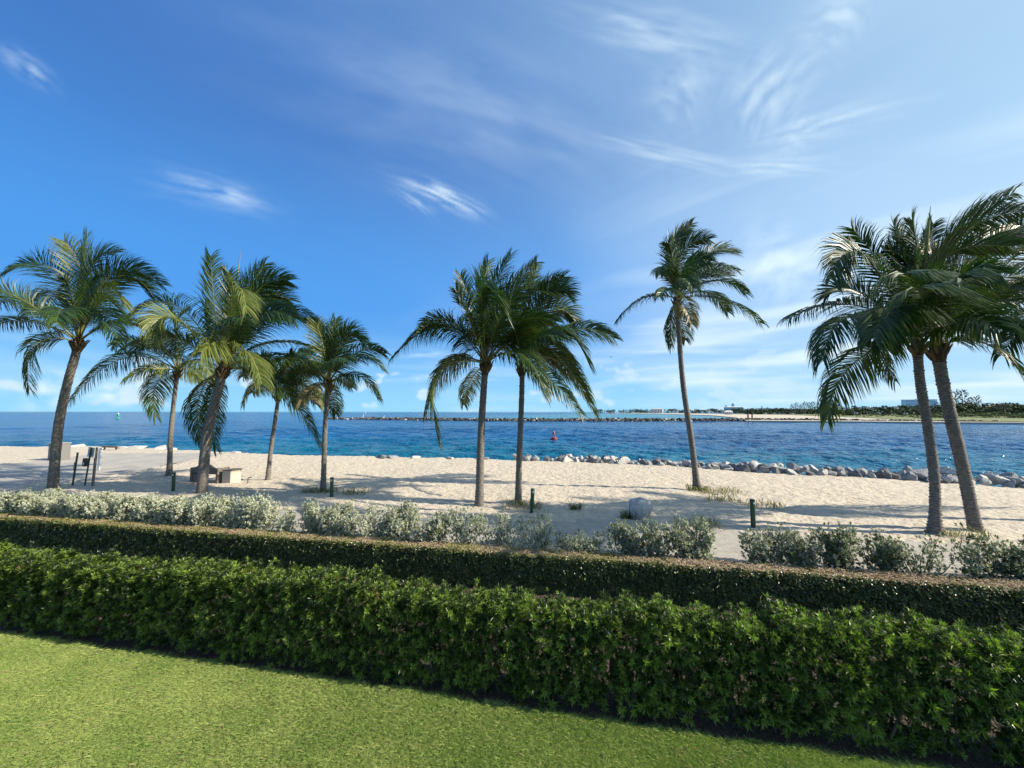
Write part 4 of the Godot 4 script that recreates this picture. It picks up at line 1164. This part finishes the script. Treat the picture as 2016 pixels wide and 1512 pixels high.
func build_beach_things() -> void:
	M.weed = leafy(0.6, lin(0.3, 0.35, 0.1), 0.3)
	M.green_paint = plain(0.010, 0.055, 0.032, 0.35)
	M.white_paint = plain(0.75, 0.75, 0.72, 0.5)
	M.dark_metal = plain(0.03, 0.033, 0.035, 0.45)
	M.grey_metal = plain(0.45, 0.46, 0.46, 0.45, 0.3)
	M.timber = textured(noise_picture(0.02, 4, FastNoiseLite.TYPE_SIMPLEX_SMOOTH, 256, [[0.0, 0.13, 0.105, 0.085], [1.0, 0.27, 0.225, 0.185]], 71), Vector3(2.0, 9.0, 2.0), 0.85)
	M.cast = textured(noise_picture(0.02, 5, FastNoiseLite.TYPE_SIMPLEX_SMOOTH, 256, [[0.0, 0.11, 0.088, 0.075], [0.6, 0.165, 0.135, 0.115], [1.0, 0.24, 0.2, 0.17]], 72), Vector3(1.4, 1.4, 1.4), 0.9)
	# green bollards along the path
	for q in [[-15.42, -12.17, 0.03, "green metal bollard leaning in front of the bench"], [-8.78, -12.29, 0.02, "green metal bollard beside the palm on the weedy mound"], [-1.62, -11.64, -0.05, "green metal bollard beside the close pair of palms"], [4.28, -11.31, 0.0, "green metal bollard standing alone past the round boulder"]]:
		var t := thing("bollard", q[3], "bollard", Vector3(q[0], 0.0, q[1]), 0.0, "green bollards along the path")
		t.rotation.z = q[2]
		var s := Shape.new()
		s.lathe([[0.058, -0.15], [0.058, 0.66], [0.055, 0.672]], 16)
		part(t, "post", s.mesh(), M.green_paint)
		s = Shape.new()
		s.lathe([[0.061, 0.672], [0.065, 0.68], [0.065, 0.705], [0.05, 0.725], [0.0, 0.73]], 16)
		part(t, "cap", s.mesh(), M.green_paint)
		s = Shape.new()
		s.box(Vector3(0.02, 0.63, 0.056), Vector3(0.045, 0.05, 0.012), Basis.IDENTITY, 0.003)
		part(t, "reflector", s.mesh(), M.white_paint)
	# bench seen from behind, with its end block
	var turn := deg_to_rad(-2.0)
	var b := thing("bench", "weathered concrete bench with an arched back, facing the sea", "bench", Vector3(-16.1, 0.0, -13.97), turn)
	var s := Shape.new()
	var top := []
	for i in 17:
		var f := i / 16.0
		top.append(0.62 + 0.20 * sin(PI * clampf((f - 0.08) / 0.84, 0, 1)))
	for i in 16:
		var x0 := -0.62 + 1.24 * i / 16.0
		var x1 := -0.62 + 1.24 * (i + 1) / 16.0
		s.quad(Vector3(x0, 0.42, 0.03), Vector3(x0, top[i], 0.03), Vector3(x1, top[i + 1], 0.03), Vector3(x1, 0.42, 0.03))
		s.quad(Vector3(x1, 0.42, -0.04), Vector3(x1, top[i + 1], -0.04), Vector3(x0, top[i], -0.04), Vector3(x0, 0.42, -0.04))
		s.quad(Vector3(x0, top[i], 0.03), Vector3(x0, top[i], -0.04), Vector3(x1, top[i + 1], -0.04), Vector3(x1, top[i + 1], 0.03))
		s.quad(Vector3(x0, 0.42, -0.04), Vector3(x0, 0.42, 0.03), Vector3(x1, 0.42, 0.03), Vector3(x1, 0.42, -0.04))
	part(b, "backrest", s.mesh(), M.cast)
	s = Shape.new()
	s.box(Vector3(0, 0.39, -0.26), Vector3(1.3, 0.07, 0.46), Basis.IDENTITY, 0.012)
	part(b, "seat", s.mesh(), M.cast)
	s = Shape.new()
	s.box(Vector3(-0.24, 0.17, 0.0), Vector3(0.72, 0.34, 0.06), Basis.IDENTITY, 0.01)
	part(b, "back_panel", s.mesh(), M.cast)
	for sx in [-1.0, 1.0]:
		s = Shape.new()
		s.box(Vector3(sx * 0.69, 0.30, -0.22), Vector3(0.11, 0.64, 0.56), Basis.IDENTITY, 0.015)
		part(b, "side", s.mesh(), M.cast)
	var blk := thing("concrete_block", "plain square concrete block at the end of the bench", "block", Vector3(-15.0, 0.0, -14.22), turn)
	s = Shape.new()
	s.box(Vector3(0, 0.25, 0), Vector3(0.46, 0.58, 0.5), Basis.IDENTITY, 0.02)
	part(blk, "block", s.mesh(), plain(0.46, 0.40, 0.33, 0.9))
	s = Shape.new()
	s.box(Vector3(0.03, 0.552, 0), Vector3(0.50, 0.03, 0.54), Basis.IDENTITY, 0.006)
	part(blk, "lid", s.mesh(), M.cast)
	var tap := thing("tap_post", "thin black bent pipe standing in the sand beside the concrete block", "pipe", Vector3(-14.05, 0.0, -14.1))
	s = Shape.new()
	s.tube([Vector3(0, -0.1, 0), Vector3(0, 0.2, 0), Vector3(0.03, 0.25, 0), Vector3(0.16, 0.28, 0)], [0.016, 0.016, 0.018, 0.022], 7)
	part(tap, "pipe", s.mesh(), M.dark_metal)
	# posts and boxes by the pavement
	var p := thing("sign_post", "slim dark green post with a small clip, beside the leaning palm", "post", Vector3(-20.62, 0.0, -12.30))
	p.rotation.z = -0.10
	s = Shape.new()
	s.box(Vector3(0, 0.62, 0), Vector3(0.06, 1.5, 0.05), Basis.IDENTITY, 0.01)
	part(p, "post", s.mesh(), M.green_paint)
	s = Shape.new()
	s.box(Vector3(-0.07, 0.80, 0), Vector3(0.035, 0.34, 0.04), Basis.IDENTITY, 0.006)
	part(p, "clip", s.mesh(), M.grey_metal)
	p = thing("dispenser_post", "leaning dark post carrying a grey sign back and a black dispenser box", "post", Vector3(-20.12, 0.0, -12.39))
	p.rotation.z = -0.12
	s = Shape.new()
	s.box(Vector3(0, 0.72, 0), Vector3(0.05, 1.72, 0.04), Basis.IDENTITY, 0.008)
	part(p, "post", s.mesh(), M.green_paint)
	s = Shape.new()
	s.box(Vector3(-0.05, 1.37, -0.05), Vector3(0.33, 0.40, 0.02), Basis.IDENTITY, 0.006)
	var sign_back := part(p, "sign_panel", s.mesh(), M.grey_metal)
	for yy in [1.22, 1.52]:
		s = Shape.new()
		s.box(Vector3(-0.05, yy, -0.034), Vector3(0.26, 0.04, 0.012), Basis.IDENTITY, 0.003)
		part(sign_back, "bracket", s.mesh(), M.white_paint)
	s = Shape.new()
	s.box(Vector3(-0.07, 0.97, 0.06), Vector3(0.17, 0.32, 0.14), Basis.IDENTITY, 0.015)
	var box := part(p, "dispenser_box", s.mesh(), M.dark_metal)
	s = Shape.new()
	s.box(Vector3(-0.07, 0.92, 0.132), Vector3(0.06, 0.08, 0.012), Basis.IDENTITY, 0.004)
	part(box, "tag", s.mesh(), M.white_paint)
	p = thing("timber_post", "bare timber post standing next to the dispenser post", "post", Vector3(-19.67, 0.0, -12.38))
	p.rotation.z = -0.03
	s = Shape.new()
	s.box(Vector3(0, 0.72, 0), Vector3(0.055, 1.72, 0.06), Basis.IDENTITY, 0.01)
	part(p, "post", s.mesh(), M.timber)
	s = Shape.new()
	s.box(Vector3(-0.045, 0.55, 0.01), Vector3(0.025, 1.2, 0.04), Basis.IDENTITY, 0.006)
	part(p, "side_batten", s.mesh(), M.dark_metal)
	var w := thing("white_marker", "white curved-top panel standing behind the timber post", "panel", Vector3(-25.11, 0.0, -15.98))
	s = Shape.new()
	s.box(Vector3(0, 0.52, 0), Vector3(0.17, 1.1, 0.05), Basis.IDENTITY, 0.02)
	part(w, "panel", s.mesh(), M.white_paint)
	s = Shape.new()
	s.tube([Vector3(0.0, 1.02, 0), Vector3(0.04, 1.1, 0), Vector3(0.12, 1.13, 0), Vector3(0.2, 1.12, 0)], [0.05, 0.05, 0.045, 0.035], 8)
	part(w, "hook", s.mesh(), M.white_paint)
	var u := thing("utility_box", "grey utility box on the sand behind the leaning palm", "box", Vector3(-33.0, 0.0, -18.9), -0.2)
	s = Shape.new()
	s.box(Vector3(0, 0.5, 0), Vector3(0.9, 1.05, 0.7), Basis.IDENTITY, 0.03)
	part(u, "cabinet", s.mesh(), plain(0.15, 0.147, 0.14, 0.6))
	s = Shape.new()
	s.box(Vector3(0, 1.05, 0), Vector3(0.96, 0.05, 0.76), Basis.IDENTITY, 0.015)
	part(u, "lid", s.mesh(), plain(0.30, 0.29, 0.275, 0.6))
	var rail := thing("low_rail", "low dark timber rail at the far edge of the sand", "rail", Vector3(-37.0, 0.0, -24.2), -0.1)
	s = Shape.new()
	s.box(Vector3(0, 0.30, 0), Vector3(1.9, 0.14, 0.12), Basis.IDENTITY, 0.01)
	part(rail, "beam", s.mesh(), M.timber)
	for sx in [-0.7, 0.7]:
		s = Shape.new()
		s.box(Vector3(sx, 0.08, 0), Vector3(0.12, 0.34, 0.1), Basis.IDENTITY, 0.01)
		part(rail, "leg", s.mesh(), M.timber)
	# weeds
	for q in [[4.24, -16.1, 60, 0.45, "green weeds round the foot of the lone curved palm", 0.25], [4.95, -15.9, 90, 0.75, "dry grass spreading beside the lone curved palm", 0.55], [4.5, -14.4, 60, 0.5, "sparse dark weeds on the sand in front of the lone curved palm", 0.3], [5.6, -13.9, 50, 0.6, "thin dry weeds on the sand behind the lone bollard", 0.6],
			[-9.76, -12.95, 110, 0.6, "dark weeds on the mound round the straight slim palm", 0.3], [-8.3, -12.9, 60, 0.5, "weeds trailing from the mound past the green bollard", 0.4], [-2.0, -12.2, 90, 0.6, "yellowed weeds between the close pair of palms and the bollard", 0.55], [-0.35, -12.4, 40, 0.16, "small dark tuft on the sand between bollard and round boulder", 0.2],
			[1.15, -11.65, 60, 0.2, "green tuft at the foot of the round boulder", 0.1], [8.9, -11.3, 50, 0.4, "dry weeds at the foot of the flared palm", 0.6], [2.9, -11.2, 70, 0.6, "low weeds along the path edge past the round boulder", 0.45]]:
		weed(Vector3(q[0], sand_height(q[0], q[1]), q[1]), q[2], q[3], q[4], q[5])


# ---------------------------------------------------------------- out on the water and beyond
func build_water_things() -> void:
	var red := plain(0.24, 0.035, 0.03, 0.5)
	var t := thing("red_buoy", "red channel buoy with a conical cage top floating in the inlet", "buoy", Vector3(-4.64, SEA, -57.8))
	t.rotation.z = 0.05
	t.scale = Vector3.ONE * 0.85
	var s := Shape.new()
	s.lathe([[0.25, -0.5], [0.52, -0.3], [0.55, 0.0], [0.55, 0.22], [0.46, 0.34], [0.0, 0.38]], 18)
	part(t, "float", s.mesh(), red)
	for i in 4:
		var a := TAU * i / 4.0 + 0.4
		s = Shape.new()
		s.tube([Vector3(cos(a) * 0.34, 0.34, sin(a) * 0.34), Vector3(cos(a) * 0.14, 1.1, sin(a) * 0.14)], [0.035, 0.03], 6)
		part(t, "strut", s.mesh(), red)
	s = Shape.new()
	s.lathe([[0.0, 0.88], [0.27, 0.92], [0.22, 1.2], [0.05, 1.55], [0.0, 1.57]], 12)
	part(t, "cone_mark", s.mesh(), red)
	s = Shape.new()
	s.lathe([[0.06, 1.55], [0.06, 1.68], [0.0, 1.72]], 8)
	part(t, "lantern", s.mesh(), M.dark_metal)
	var green := plain(0.02, 0.30, 0.16, 0.5)
	t = thing("green_buoy", "far green channel buoy with a lattice tower on the open sea", "buoy", Vector3(-302.0, SEA, -200.5))
	s = Shape.new()
	s.lathe([[1.1, -0.6], [1.25, 0.0], [1.2, 0.55], [0.0, 0.6]], 14)
	part(t, "float", s.mesh(), green)
	for i in 4:
		var a := TAU * i / 4.0 + 0.3
		s = Shape.new()
		s.tube([Vector3(cos(a) * 0.8, 0.5, sin(a) * 0.8), Vector3(cos(a) * 0.35, 3.0, sin(a) * 0.35)], [0.09, 0.08], 6)
		part(t, "strut", s.mesh(), green)
	s = Shape.new()
	s.box(Vector3(0, 2.2, 0), Vector3(1.1, 1.1, 1.1), Basis.IDENTITY, 0.05)
	part(t, "day_mark", s.mesh(), green)
	s = Shape.new()
	s.lathe([[0.3, 2.9], [0.3, 3.4], [0.0, 3.7]], 10)
	part(t, "lantern", s.mesh(), M.white_paint)
	# the jetty across the channel
	t = thing("rock_jetty", "long low jetty of dark rocks across the channel", "jetty", Vector3(0, SEA, 0))
	rng.seed = 61
	var line := [[-152.4, -209.3], [-95.0, -190.0], [-35.4, -176.5], [20.0, -184.0], [80.5, -196.0], [113.0, -186.0], [150.0, -172.0]]
	for k in 3:
		var places := []
		var tints := PackedColorArray()
		for i in 1500:
			var f := rng.randf() * (line.size() - 1)
			var j := mini(int(f), line.size() - 2)
			var p := Vector2(line[j][0], line[j][1]).lerp(Vector2(line[j + 1][0], line[j + 1][1]), f - j)
			var off := rng.randf_range(-2.6, 2.6)
			var up := 0.95 * (1.0 - absf(off) / 2.9) * (0.65 if f < 0.5 else 1.0)
			if f > 5.0: up *= 0.6
			var big := rng.randf_range(0.45, 0.95)
			var turn := Basis.from_euler(Vector3(rng.randf() * 6.0, rng.randf() * 6.0, rng.randf() * 6.0))
			places.append(Transform3D(turn.scaled_local(Vector3(big * 1.25, big * 0.8, big)), Vector3(p.x, up - 0.35 + rng.randf_range(-0.15, 0.25), p.y + off)))
			var g := rng.randf_range(0.03, 0.12)
			if rng.randf() < 0.10: g = 0.36
			tints.append(Color(g, g * 0.97, g * 0.92))
		scatter(t, "rocks", M.boulders[k * 3], M.rocktint, places, tints)
	for q in [[-124.0, -199.0, 2.0], [-108.0, -193.5, 1.6], [-1.0, -179.0, 1.5]]:
		var mk := thing("jetty_marker", "small white marker post on the jetty rocks", "marker", Vector3(q[0], SEA + 0.6, q[1]), 0.0, "marker posts on the jetty")
		s = Shape.new()
		s.tube([Vector3(0, -0.4, 0), Vector3(0, q[2], 0)], [0.12, 0.12], 7)
		part(mk, "post", s.mesh(), M.white_paint)
		s = Shape.new()
		s.box(Vector3(0, q[2], 0), Vector3(0.7, 0.7, 0.12), Basis.IDENTITY, 0.02)
		part(mk, "board", s.mesh(), M.white_paint)
	for q in [[73.0, -193.5, 3.6], [74.6, -193.2, 3.9]]:
		var pl := thing("timber_piling", "dark timber piling standing on the far beach by the jetty", "piling", Vector3(q[0] * 1.03, -0.6, q[1] * 1.03), 0.0, "pilings on the far beach")
		s = Shape.new()
		s.tube([Vector3(0, -0.5, 0), Vector3(0.1, q[2], 0)], [0.32, 0.28], 8)
		part(pl, "pile", s.mesh(), plain(0.05, 0.045, 0.04, 0.9))
	t = thing("sailing_boat", "tiny white sailing boat on the horizon", "boat", Vector3(-1440.0, SEA, -2340.0), 0.5)
	s = Shape.new()
	s.quad(Vector3(-3, 0.9, 0.9), Vector3(3.4, 1.1, 0), Vector3(2.8, -0.2, 0), Vector3(-2.6, -0.2, 0.7))
	s.quad(Vector3(3.4, 1.1, 0), Vector3(-3, 0.9, -0.9), Vector3(-2.6, -0.2, -0.7), Vector3(2.8, -0.2, 0))
	s.tri(Vector3(-3, 0.9, -0.9), Vector3(3.4, 1.1, 0), Vector3(-3, 0.9, 0.9))
	part(t, "hull", s.mesh(), M.white_paint)
	s = Shape.new()
	s.tri(Vector3(0.2, 1.5, 0.0), Vector3(0.2, 9.0, 0.05), Vector3(-2.6, 1.6, 0.35))
	s.tri(Vector3(-2.6, 1.6, 0.41), Vector3(0.2, 9.0, 0.11), Vector3(0.2, 1.5, 0.06))
	part(t, "sail", s.mesh(), M.white_paint)
	t = thing("sea_bird", "dark bird gliding over the water", "bird", Vector3(4.08, 11.7, -61.9), 0.4)
	s = Shape.new()
	for sx in [-1.0, 1.0]:
		s.quad(Vector3(0, 0, -0.07), Vector3(0, 0, 0.09), Vector3(sx * 0.28, 0.13, 0.07), Vector3(sx * 0.28, 0.13, -0.05))
		s.tri(Vector3(sx * 0.28, 0.13, -0.05), Vector3(sx * 0.28, 0.13, 0.07), Vector3(sx * 0.58, 0.03, 0.07))
	part(t, "wings", s.mesh(), plain(0.05, 0.05, 0.05, 0.8))
	s = Shape.new()
	s.tube([Vector3(0, 0, -0.22), Vector3(0, 0, -0.1), Vector3(0, 0, 0.1), Vector3(0, 0, 0.28)], [0.01, 0.05, 0.045, 0.015], 6)
	part(t, "body", s.mesh(), plain(0.07, 0.07, 0.07, 0.8))


func far_crown(kind: String, seed_is: int) -> ArrayMesh:
	# crowns of trees across the water: 1 m high unit shapes made of many leaf-clump faces
	rng.seed = seed_is
	var s := Shape.new()
	if kind == "palm":
		for i in 11:
			var a := i * 2.4
			var rise := rng.randf_range(-0.2, 0.9)
			var out := Vector3(cos(a), 0, sin(a))
			var mid := out * 0.13 + Vector3(0, 0.86 + rise * 0.10, 0)
			var tip := out * rng.randf_range(0.2, 0.27) + Vector3(0.04, 0.80 + rise * 0.10 - 0.09, 0)
			var w := Vector3(-sin(a), 0, cos(a)) * 0.035
			var low := Vector3(0, -0.05, 0)
			s.quad(Vector3(0, 0.84, 0), mid + w + low, tip, mid)
			s.quad(Vector3(0, 0.84, 0), mid, tip, mid - w + low)
	elif kind == "pine":
		# loose upswept limbs, each fringed with needle sprays
		for k in 24:
			var y := 0.16 + 0.74 * k / 23.0
			var a := k * 2.4 + rng.randf_range(-0.5, 0.5)
			var run := 0.36 * pow(1.06 - y, 0.7) * rng.randf_range(0.55, 1.15)
			var limb := Vector3(cos(a) * run + 0.06, run * rng.randf_range(0.35, 0.9), sin(a) * run)
			for i in 15:
				var f := rng.randf_range(0.15, 1.0)
				var p := Vector3(y * 0.05, y, 0) + limb * f + Vector3(rng.randf_range(-0.02, 0.02), rng.randf_range(-0.02, 0.02), rng.randf_range(-0.02, 0.02))
				var d := (limb.normalized() + Vector3(rng.randf_range(-0.5, 0.9), rng.randf_range(-0.5, 0.5), rng.randf_range(-0.6, 0.6))).normalized() * rng.randf_range(0.05, 0.11)
				var w := d.cross(Vector3(rng.randf_range(-1, 1), rng.randf_range(-1, 1), rng.randf_range(-1, 1))).normalized() * 0.011
				var g := rng.randf_range(0.6, 1.3)
				s.tri(p - w, p + d, p + w, Color(g, g, g))
	else:
		var lobes := []
		for i in 13: lobes.append([Vector3(rng.randf_range(-0.45, 0.45), rng.randf_range(0.16, 0.78), rng.randf_range(-0.35, 0.35)), rng.randf_range(0.16, 0.26)])
		for i in 620:
			var q: Array = lobes[rng.randi() % 13]
			var d := Vector3(rng.randf_range(-1, 1), rng.randf_range(-1, 1), rng.randf_range(-1, 1)).normalized()
			var p: Vector3 = q[0] + d * q[1] * rng.randf_range(0.75, 1.0)
			var a := d.cross(Vector3(rng.randf_range(-1, 1), rng.randf_range(-1, 1), 0.3)).normalized() * rng.randf_range(0.03, 0.06)
			var b := (d + Vector3(0, 0.4, 0)).cross(a).normalized() * rng.randf_range(0.02, 0.045)
			var g := rng.randf_range(0.6, 1.35)
			s.quad(p - a, p - b, p + a, p + b, Color(g, g, g))
	return s.mesh()


func build_far_shore() -> void:
	ground_piece("far_beach", "pale sand beach across the channel", polygon_sheet(FAR_BEACH, -0.4, 1.0), M.sand)
	var scrub_pic := noise_picture(0.02, 5, FastNoiseLite.TYPE_SIMPLEX_SMOOTH, 256, [[0.0, 0.06, 0.085, 0.025], [0.5, 0.12, 0.15, 0.045], [1.0, 0.27, 0.25, 0.12]], 81)
	ground_piece("far_dune", "green scrub-covered dune behind the far beach", polygon_sheet(FAR_SCRUB, -0.2, 0.5), textured(scrub_pic, Vector3(0.02, 0.02, 0.02), 0.95))
	var bark := plain(0.10, 0.085, 0.07, 0.9)
	var trunk := Shape.new()
	trunk.tube([Vector3(0, -0.05, 0), Vector3(0.02, 0.4, 0), Vector3(0, 0.86, 0)], [0.022, 0.016, 0.012], 6)
	var trunk_mesh := trunk.mesh()
	var mats := {}
	for q in [["palm", 0.055, 0.075, 0.03], ["pine", 0.06, 0.075, 0.04], ["broad", 0.035, 0.058, 0.02], ["bush", 0.075, 0.115, 0.03]]:
		var m := leafy(0.6, lin(0.1, 0.13, 0.04), 0.3)
		m.albedo_color = lin(q[1], q[2], q[3])
		mats[q[0]] = m
	var crowns := {}
	for kind in ["palm", "pine", "broad"]:
		crowns[kind] = [far_crown(kind, 500), far_crown(kind, 501), far_crown(kind, 502)]
	var labels := {"palm": "small far palm rising from the tree belt across the channel", "pine": "wispy feathery pine in the tree belt across the channel", "broad": "dark broad-leaved tree in the belt across the channel", "bush": "low green bush on the dune across the channel"}
	var names := {"palm": "far_palm", "pine": "wispy_pine", "broad": "broadleaf_tree", "bush": "dune_bush"}
	rng.seed = 88
	for q in FAR_TREES:
		# x, z, height, width factor, kind
		var kind: String = q[4]
		var t := thing(names[kind], labels[kind], "bush" if kind == "bush" else "tree", Vector3(q[0], -0.3, q[1]), rng.randf_range(-0.4, 0.4), names[kind].replace("_", " ") + " belt across the channel")
		t.scale = Vector3(q[2] * q[3], q[2], q[2] * q[3])
		if kind != "bush": part(t, "trunk", trunk_mesh, bark)
		part(t, "crown", crowns["broad" if kind == "bush" else kind][rng.randi() % 3], mats[kind])
	# buildings behind the trees
	var wall := plain(0.74, 0.75, 0.76, 0.8)
	var glass := plain(0.20, 0.25, 0.30, 0.3)
	for q in [[583.0, -1763.0, 8.5, 32.0, 9, "pale high-rise tower, the lower of two standing far behind the beach"], [611.0, -1768.0, 9.5, 40.0, 11, "pale high-rise tower, the taller of two standing far behind the beach"], [1040.0, -1440.0, 78.0, 44.0, 9, "long grey apartment block standing over the trees behind the leaning palms"]]:
		var t := thing("far_tower", q[5], "building", Vector3(q[0], 0.0, q[1]), -0.3)
		var s := Shape.new()
		s.box(Vector3(0, q[3] * 0.5, 0), Vector3(q[2], q[3], 16.0), Basis.IDENTITY, 0.2)
		part(t, "wall", s.mesh(), wall)
		for i in q[4]:
			s = Shape.new()
			s.box(Vector3(0, q[3] * (i + 0.6) / q[4], 8.02), Vector3(q[2] * 0.86, q[3] / q[4] * 0.32, 0.16))
			part(t, "window_band", s.mesh(), glass)
		s = Shape.new()
		s.box(Vector3(q[2] * 0.1, q[3] + 1.2, 0), Vector3(q[2] * 0.4, 2.4, 8.0), Basis.IDENTITY, 0.2)
		part(t, "roof_house", s.mesh(), wall)
	for q in [[398.0, -880.0, 26.0, 5.0, "white", "low white beach house at the edge of the far trees"], [440.0, -905.0, 16.0, 5.0, "white", "small white beach pavilion in front of the far pines"], [235.0, -700.0, 12.0, 4.0, "white", "small white house beside the far beach curve"], [500.0, -570.0, 40.0, 9.0, "tan", "large house with a tan hipped roof among the far trees"], [520.0, -1500.0, 60.0, 22.0, "white", "pale low block far along the coast"], [330.0, -1900.0, 50.0, 20.0, "white", "faint pale block farthest along the coast"]]:
		var t := thing("far_house", q[5], "house", Vector3(q[0], -0.3, q[1]), -0.35)
		var s := Shape.new()
		s.box(Vector3(0, q[3] * 0.5, 0), Vector3(q[2], q[3], 9.0), Basis.IDENTITY, 0.1)
		part(t, "wall", s.mesh(), plain(0.6, 0.58, 0.54, 0.8))
		s = Shape.new()
		var hx: float = q[2] * 0.54
		var ry: float = q[3] + 2.6
		s.quad(Vector3(-hx, q[3], 5.2), Vector3(-hx * 0.6, ry, 0), Vector3(hx * 0.6, ry, 0), Vector3(hx, q[3], 5.2))
		s.quad(Vector3(hx, q[3], -5.2), Vector3(hx * 0.6, ry, 0), Vector3(-hx * 0.6, ry, 0), Vector3(-hx, q[3], -5.2))
		s.tri(Vector3(-hx, q[3], -5.2), Vector3(-hx * 0.6, ry, 0), Vector3(-hx, q[3], 5.2))
		s.tri(Vector3(hx, q[3], 5.2), Vector3(hx * 0.6, ry, 0), Vector3(hx, q[3], -5.2))
		part(t, "roof", s.mesh(), plain(0.40, 0.31, 0.24, 0.8) if q[4] == "tan" else plain(0.62, 0.61, 0.58, 0.7))
		for i in 4:
			s = Shape.new()
			s.box(Vector3(q[2] * (-0.36 + 0.24 * i), q[3] * 0.5, 4.55), Vector3(q[2] * 0.12, q[3] * 0.4, 0.2))
			part(t, "window", s.mesh(), glass)


func _ready() -> void:
	# camera, sky, sun, exposure
	var cam := Camera3D.new()
	cam.name = "camera"
	cam.position = Vector3(0, 3.0, 0)
	cam.rotation_degrees = Vector3(4.236, 10.8, 0)
	cam.fov = 90.0
	cam.near = 0.05
	cam.far = 40000.0
	add_child(cam)
	var e := Environment.new()
	e.background_mode = Environment.BG_SKY
	e.sky = Sky.new()
	e.sky.sky_material = build_sky()
	e.background_energy_multiplier = 0.67
	e.tonemap_mode = Environment.TONE_MAPPER_LINEAR
	e.tonemap_exposure = 1.95
	e.sdfgi_enabled = true
	e.ssao_enabled = true
	e.ssil_enabled = true
	var around := WorldEnvironment.new()
	around.name = "environment"
	around.environment = e
	add_child(around)
	var sun := DirectionalLight3D.new()
	sun.name = "sun"
	sun.light_color = Color(1.0, 0.955, 0.87)
	sun.light_energy = 1.45
	sun.light_angular_distance = 0.5
	sun.shadow_enabled = true
	add_child(sun)
	sun.look_at_from_position(Vector3.ZERO, -SUN_FROM, Vector3.UP)
	sand_noise.frequency = 0.16; sand_noise.seed = 3; sand_noise.fractal_octaves = 3
	dimple_noise.noise_type = FastNoiseLite.TYPE_CELLULAR; dimple_noise.frequency = 3.3; dimple_noise.seed = 14
	dimple_noise.cellular_return_type = FastNoiseLite.RETURN_DISTANCE; dimple_noise.fractal_type = FastNoiseLite.FRACTAL_NONE
	clump_noise.frequency = 1.0; clump_noise.seed = 19; clump_noise.fractal_octaves = 2
	M.rocktint = leafy(0.9, Color.BLACK, 0.3)
	M.rocktint.backlight_enabled = false
	# the place
	build_ground()
	build_sea()
	build_ivy_wall()
	build_hedge()
	build_lawn_grass()
	build_silver_shrubs()
	build_palms()
	build_stones()
	build_beach_things()
	build_water_things()
	build_far_shore()
